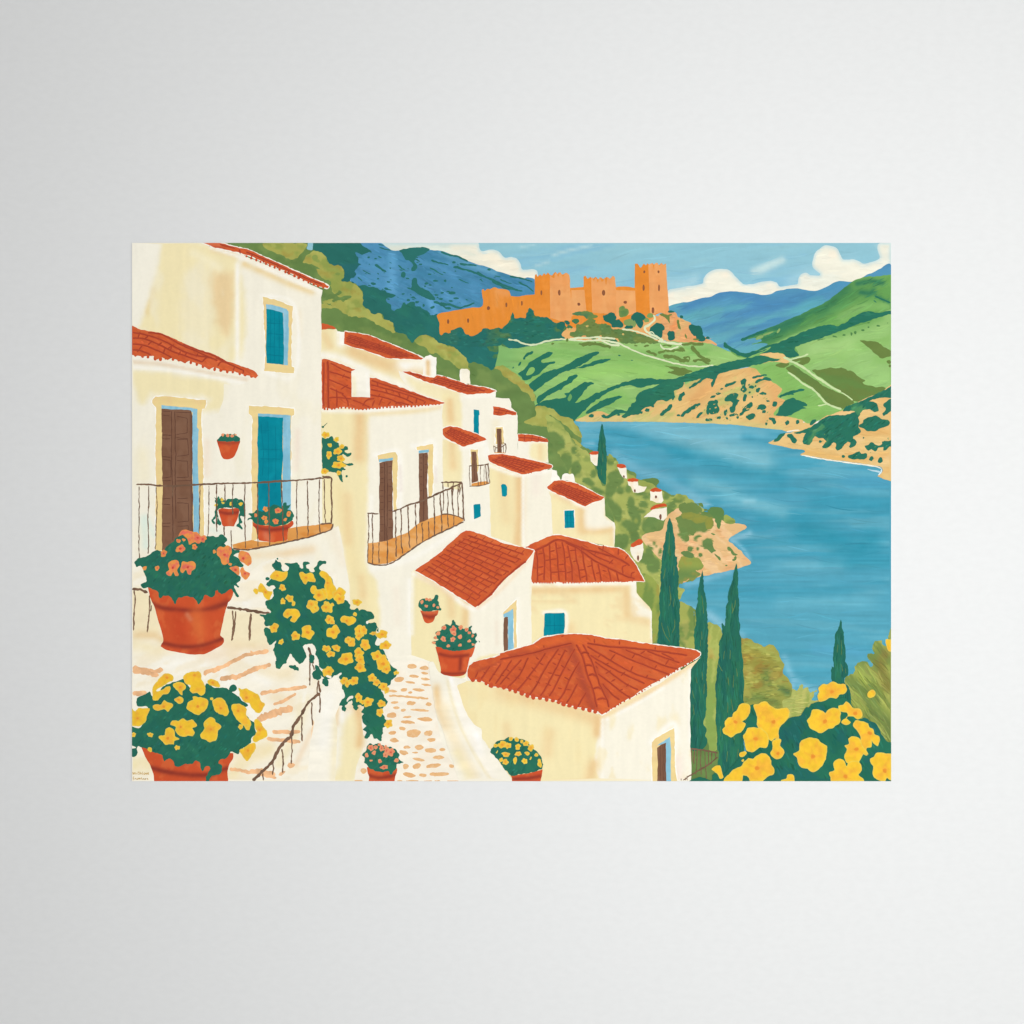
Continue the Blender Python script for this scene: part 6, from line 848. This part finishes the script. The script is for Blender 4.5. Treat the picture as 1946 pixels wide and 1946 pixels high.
# -- terracotta pot with orange flowers
p = pot('C 200,75! 400,20 700,20 940,85 985,100! 980,150 960,195 935,215! 920,270 900,340 880,440 865,520 895,545 898,580 870,610 800,650 720,690 600,692 460,672 360,648 315,620! 325,595 340,572 335,520 300,400 265,270 240,215 215,150', None,
        'B 75,1300! 90,1275 150,1250 195,1240 230,1215 290,1185 330,1200 370,1160 430,1110 470,1060 520,1040 600,1060 660,1080 740,1060 800,1055 830,1070 870,1045 915,1060 930,1100 900,1125 930,1150 1000,1180 1040,1190 1040,1210 1000,1220 985,1240 1040,1260 1050,1290 1080,1320 1075,1340 1010,1330 990,1370 1040,1420 1050,1470 1020,1490 1038,1520 1020,1530 990,1500 1000,1550 1030,1610 1005,1610 985,1570 960,1540 920,1565 880,1595 850,1570 840,1545 820,1560 820,1600 770,1620 725,1600 700,1640 665,1682 640,1650 620,1620 570,1612 510,1620 480,1625 455,1680 430,1650 405,1610 380,1600 340,1605 310,1625 290,1560 250,1545 200,1530 160,1535 130,1510 140,1490 180,1480 190,1460 170,1410 160,1370 130,1335 100,1340 85,1320',
        lcol='#286c58', shade=[('l', '#96382a', 5, .95, 'C 245,230 330,265 500,285 640,290 780,270 930,225'), ('l', '#a03e2c', 6, .5, 'C 800,270 930,200'), ('l', '#dd6a35', 14, .8, 'C 650,330 680,500'), ('l', '#d68560', 5, .7, 'C 560,330 590,370'), ('l', '#96382a', 4.5, .95, 'C 340,590 480,618 620,622 740,600 880,550'), ('l', '#c33f24', 14, .5, 'C 480,350 500,520'), ('l', '#b43a26', 5, .6, 'C 600,670 800,630')], lrough=(1.3, 6))
flowers(p, 'B', '170,1350,22;285,1350,24;345,1215,32;500,1172,44;628,1155,28;810,1200,20;955,1315,18;480,1100,22;530,1090,16;705,1082,38', OR)
def op(path, c=None): q, _ = pts(path); blossom(p, q[:, 0].mean(), q[:, 1].mean(), 10, OR, path=path, c=(pts(c)[0][0] if c else None))
op('B 480,1060 500,1015 545,998 600,1010 650,1025 672,1050 665,1090 640,1110 600,1120 580,1130 560,1080 520,1045', 'B 620,1060'); op('B 610,1040 660,1030 690,1060 680,1120 640,1115')
op('B 385,1320 400,1290 440,1275 480,1290 490,1330 470,1370 485,1420 450,1422 435,1385 410,1420 375,1410 365,1385 395,1365', 'B 430,1345'); op('B 505,1330 520,1290 560,1298 610,1285 636,1310 630,1355 600,1375 595,1410 565,1405 550,1370 520,1392 500,1370', 'B 568,1340')
op('B 832,1180 860,1150 900,1158 930,1138 965,1160 968,1210 950,1250 940,1300 910,1320 880,1310 870,1270 840,1230', 'B 905,1228'); op('B 1030,1230 1050,1190 1090,1200 1130,1225 1152,1290 1120,1330 1080,1310 1035,1270', 'B 1075,1260')
op('B 948,1350 980,1335 1035,1340 1038,1380 1030,1415 990,1385'); op('B 1045,1370 1070,1342 1100,1375 1138,1395 1130,1430 1095,1462 1060,1420', 'B 1090,1400')
# -- terracotta pot with yellow flowers
p = pot('C 140,1545! 300,1540 700,1560 900,1590 985,1598! 980,1650 950,1700 930,1760! 915,1870 275,1870 250,1790 225,1720 180,1640', None,
        'C 92,1130! 110,1090 180,1050 215,1035 240,1080 300,1050 330,990 400,960 440,950 500,930 520,915 550,950 600,1000 700,1000 740,960 800,990 850,1000 920,1005 940,1020 980,1050 1040,1080 1060,1110 1120,1160 1080,1180 1100,1240 1140,1290 1170,1310 1180,1380 1200,1420 1160,1450 1140,1500 1090,1540 1050,1570 1040,1612 990,1600 960,1590 920,1650 870,1660 850,1690 880,1720 860,1790 790,1810 760,1870 725,1870 745,1800 770,1740 740,1720 700,1760 680,1730 670,1680 640,1665 600,1700 545,1695 500,1720 450,1715 440,1670 390,1650 350,1680 330,1620 300,1610 240,1585 215,1570 190,1560 145,1545 120,1530 100,1560 110,1600 70,1630 40,1620 40,1570 90,1550 60,1530 40,1500 40,1350 130,1370 200,1200 180,1170 110,1170',
        lcol='#276b57', shade=[('l', '#96382a', 5, .95, 'C 235,1735 400,1775 600,1800 760,1795 920,1740'), ('l', '#b94a33', 5, .6, 'C 500,1700 560,1690')], lrough=(1.2, 6))
f_ = Part('foliage', p); f_.blobs('C', '978,1005,40,34;600,1040,60,40', '#276b57'); f_.done()
def yp(path, c=None): q, _ = pts(path); blossom(p, q[:, 0].mean(), q[:, 1].mean(), 11 if c else 3, YE, path=path, c=(pts(c)[0][0] if c else None))
yp('C 240,1030 255,970 300,920 340,875 390,868 430,890 430,935 380,955 330,985 290,1010 280,1030 340,1010 400,980 412,1010 390,1050 330,1070 290,1110 250,1115 245,1070', 'C 375,905')
yp('C 522,900 545,865 600,850 670,850 695,885 690,920 710,950 730,990 720,1050 690,1068 650,1050 610,1050 580,1020 590,980 550,960 530,930', 'C 628,885')
yp('C 430,965 480,945 520,955 548,980 545,1010 520,1030 515,1065 490,1050 470,1020 440,1000', 'C 497,995'); yp('C 745,935 780,920 830,935 868,975 850,998 800,985 760,970', 'C 795,952')
yp('C 1030,1000 1060,1010 1110,1005 1150,1030 1190,1045 1220,1075 1235,1110 1275,1150 1255,1190 1225,1230 1190,1225 1150,1180 1130,1140 1090,1130 1050,1090 1040,1040', 'C 1105,1092')
yp('C 560,1160 570,1130 620,1110 610,1080 650,1078 700,1088 740,1100 757,1140 740,1190 700,1230 650,1245 600,1220 555,1190', 'C 658,1172')
yp('C 790,1120 830,1090 880,1095 915,1130 935,1180 948,1220 920,1255 870,1245 840,1225 810,1200 800,1160', 'C 868,1188')
yp('C 965,1185 975,1150 1030,1145 1080,1165 1110,1200 1100,1240 1130,1290 1145,1340 1130,1390 1100,1385 1070,1340 1020,1290 985,1240', 'C 1028,1210')
yp('C 45,1200 60,1190 85,1220 110,1185 160,1190 215,1190 210,1225 190,1260 180,1310 130,1350 90,1355 45,1330', 'C 105,1280')
yp('C 405,1335 430,1300 480,1300 520,1275 560,1300 600,1290 650,1330 650,1350 610,1370 630,1410 610,1445 570,1440 520,1450 480,1430 450,1390 460,1360', 'C 500,1358')
yp('C 300,1460 305,1440 350,1430 360,1380 400,1362 440,1390 450,1440 490,1465 480,1480 440,1485 440,1520 400,1515 360,1520 335,1490', 'C 385,1462')
yp('C 710,1330 740,1290 780,1270 815,1290 820,1310 865,1340 870,1370 840,1390 845,1430 820,1480 770,1500 740,1480 690,1460 680,1430 710,1400 720,1370', 'C 780,1380')
yp('C 245,1165 280,1150 325,1150 350,1110 375,1130 420,1140 435,1170 400,1200 380,1220 350,1200 290,1210 255,1195', 'C 345,1172')
yp('C 440,1105 490,1080 525,1100 515,1135 485,1145 460,1130', 'C 480,1110'); yp('C 1175,1300 1200,1285 1240,1320 1250,1350 1290,1390 1295,1440 1240,1475 1210,1490 1190,1500 1165,1490 1160,1460 1180,1430 1195,1395 1180,1350', 'C 1225,1385')
yp('C 1040,1570 1090,1545 1130,1520 1180,1505 1190,1550 1165,1600 1140,1640 1110,1672 1080,1640 1050,1600', 'C 1118,1575')
flowers(p, 'C', '222,1430,28;468,1548,26;218,1565,24;1052,1355,28;785,1100,16;1105,1350,20;745,1325,14;65,1430,28')
# -- big yellow flower bush in the lower right corner
v_ = Part('painted_flower_bush')
v_.fill('L 40,1860! 90,1830 150,1820 250,1850 255,1800 300,1780 350,1800 500,1650 510,1600 570,1580 530,1400 560,1300 570,1200 640,1150 700,1250 900,1330 940,1295 980,1275 1060,1255 1090,1220 1120,1175 1145,1180 1160,1155 1220,1130 1260,1120 1330,1090 1400,1100 1480,1090 1530,1150 1560,1200 1620,1285 1650,1275 1700,1300 1760,1330 1800,1400 1840,1470 1870,1500 1930,1520 1930,1880 40,1880', '#246a56',
        [('n', '#2a7558', .6, 40, 30, 30, .5, .15), ('n', '#22626a', .45, 40, 30, 30, .56, .12)], rough=(1.1, 8), step=4, streak=(20, 9, 60, .04), dabs=(110, 18, 4.5, .12)); v_.done()
def yq(path, c=None, r=14): q, _ = pts(path); blossom(v_, q[:, 0].mean(), q[:, 1].mean(), 18 if c else 3, YE, path=path, c=(pts(c)[0][0] if c else None))
yq('L 350,1380 375,1355 372,1310 400,1275 440,1265 450,1230 490,1190 510,1150 570,1140 605,1160 600,1230 570,1285 535,1310 565,1330 550,1370 510,1410 470,1425 430,1458 395,1435 365,1420', 'L 472,1312')
yq('L 635,1160 680,1150 720,1125 750,1125 790,1160 840,1190 900,1185 950,1182 970,1220 950,1280 910,1330 880,1360 865,1420 870,1470 830,1465 800,1490 770,1470 720,1430 690,1380 665,1335 670,1270', 'L 818,1310')
yq('L 540,1435 565,1410 580,1370 620,1362 680,1365 710,1370 760,1420 775,1490 750,1550 700,1548 660,1570 620,1590 570,1570 555,1520 545,1470', 'L 655,1465')
yq('L 1222,1070 1240,1040 1235,1000 1270,965 1320,965 1370,938 1410,965 1480,970 1492,1020 1465,1055 1420,1065 1400,1100 1340,1090 1290,1115 1240,1125', 'L 1355,1035')
yq('L 1125,1300 1155,1260 1175,1205 1220,1195 1270,1210 1295,1235 1320,1195 1380,1185 1430,1200 1432,1270 1425,1320 1390,1350 1340,1375 1290,1395 1240,1418 1190,1390 1150,1370 1140,1330', 'L 1290,1308')
yq('L 1415,1165 1460,1155 1485,1125 1520,1150 1560,1185 1610,1195 1635,1240 1625,1280 1585,1290 1540,1260 1480,1270 1500,1290 1530,1315 1490,1340 1440,1320 1460,1290 1500,1270 1490,1225 1430,1215', 'L 1572,1230')
yq('L 1548,1345 1570,1300 1620,1305 1690,1325 1700,1360 1735,1380 1745,1420 1790,1450 1790,1500 1775,1535 1740,1510 1720,1480 1715,1540 1670,1560 1680,1620 1630,1595 1610,1520 1620,1450 1590,1400', 'L 1700,1415')
yq('L 1470,1530 1510,1510 1505,1465 1550,1445 1600,1460 1620,1500 1690,1610 1650,1600 1620,1650 1590,1700 1550,1705 1500,1690 1470,1640 1490,1560', 'L 1580,1565')
yq('L 1000,1605 1050,1575 1060,1510 1090,1475 1150,1455 1220,1465 1250,1500 1310,1530 1310,1570 1300,1640 1275,1700 1230,1750 1185,1775 1130,1745 1080,1730 1045,1690 1030,1640', 'L 1180,1630')
yq('L 1330,1775 1375,1755 1370,1690 1420,1650 1470,1670 1490,1720 1510,1680 1580,1670 1622,1700 1625,1760 1600,1800 1640,1830 1640,1880 1370,1880 1340,1820', 'L 1482,1815')
yq('L 1705,1650 1740,1630 1755,1600 1810,1590 1850,1600 1920,1620 1920,1850 1880,1840 1860,1820 1840,1870 1800,1855 1750,1830 1725,1790 1735,1720 1710,1690', 'L 1842,1760')
yq('L 370,1830 410,1795 450,1750 520,1720 550,1680 590,1640 630,1655 680,1610 740,1600 790,1640 800,1700 825,1740 820,1790 770,1815 720,1855 700,1880 620,1880 590,1820 540,1800 535,1850 530,1880 370,1880', 'L 672,1735')
yq('L 890,1845 935,1835 945,1800 975,1792 1005,1810 1010,1850 1030,1880 890,1880'); yq('L 250,1745 280,1718 320,1708 340,1735 350,1790 362,1820 330,1828 300,1780 265,1760'); yq('L 790,1600 810,1550 805,1490 850,1470 890,1475 880,1530 920,1580 905,1630 860,1655 815,1640', 'L 858,1602')
yq('L 1680,1060 1690,1035 1730,1015 1755,1035 1750,1070 1720,1092 1685,1085'); yq('L 505,1605 530,1585 570,1585 565,1610 535,1635 510,1630'); yq('L 525,1665 545,1650 550,1670 535,1680')
yq('L 1850,555 1880,555 1920,570 1920,660 1880,665 1855,620')
# -- signature in the corner, hand-lettered
sg = Part('signature')
SG = '#c79a3e'
sg.lines('1.1 C 60,1770 66,1795 74,1775 82,1795 90,1772; 1.1 C 98,1778 98,1796; 1.1 C 112,1765 110,1790 118,1795; 1.1 C 106,1775 120,1773; 1.1 C 127,1766 126,1796 132,1780 140,1782 140,1796; 1.1 C 153,1766 151,1792 156,1796; 1.1 C 166,1780 162,1790 170,1795 176,1786 170,1779 166,1780; 1.1 C 180,1778 186,1795 193,1776; 1.1 C 197,1788 207,1785 205,1777 198,1782 200,1795 212,1790;'
         '1.1 C 76,1815 66,1818 66,1850; 1.1 C 60,1832 74,1829; 1.1 C 80,1828 82,1842 84,1830 92,1828; 1.1 C 100,1828 95,1838 103,1842 109,1834 100,1828; 1.1 C 114,1842 114,1828 120,1828 122,1842 124,1829 130,1829 132,1842; 1.1 C 141,1818 140,1842; 1.1 C 148,1828 150,1841 158,1838 160,1828 161,1842; 1.1 C 168,1828 170,1841 178,1838 180,1828 181,1842; 1.1 C 200,1828 190,1831 202,1838 190,1843', SG, rough=.2, jit=.1, vary=.03)
sg.done()
print('ink parts', CNT[0], 'depth', ZN[0], ZA[:, 4].max())
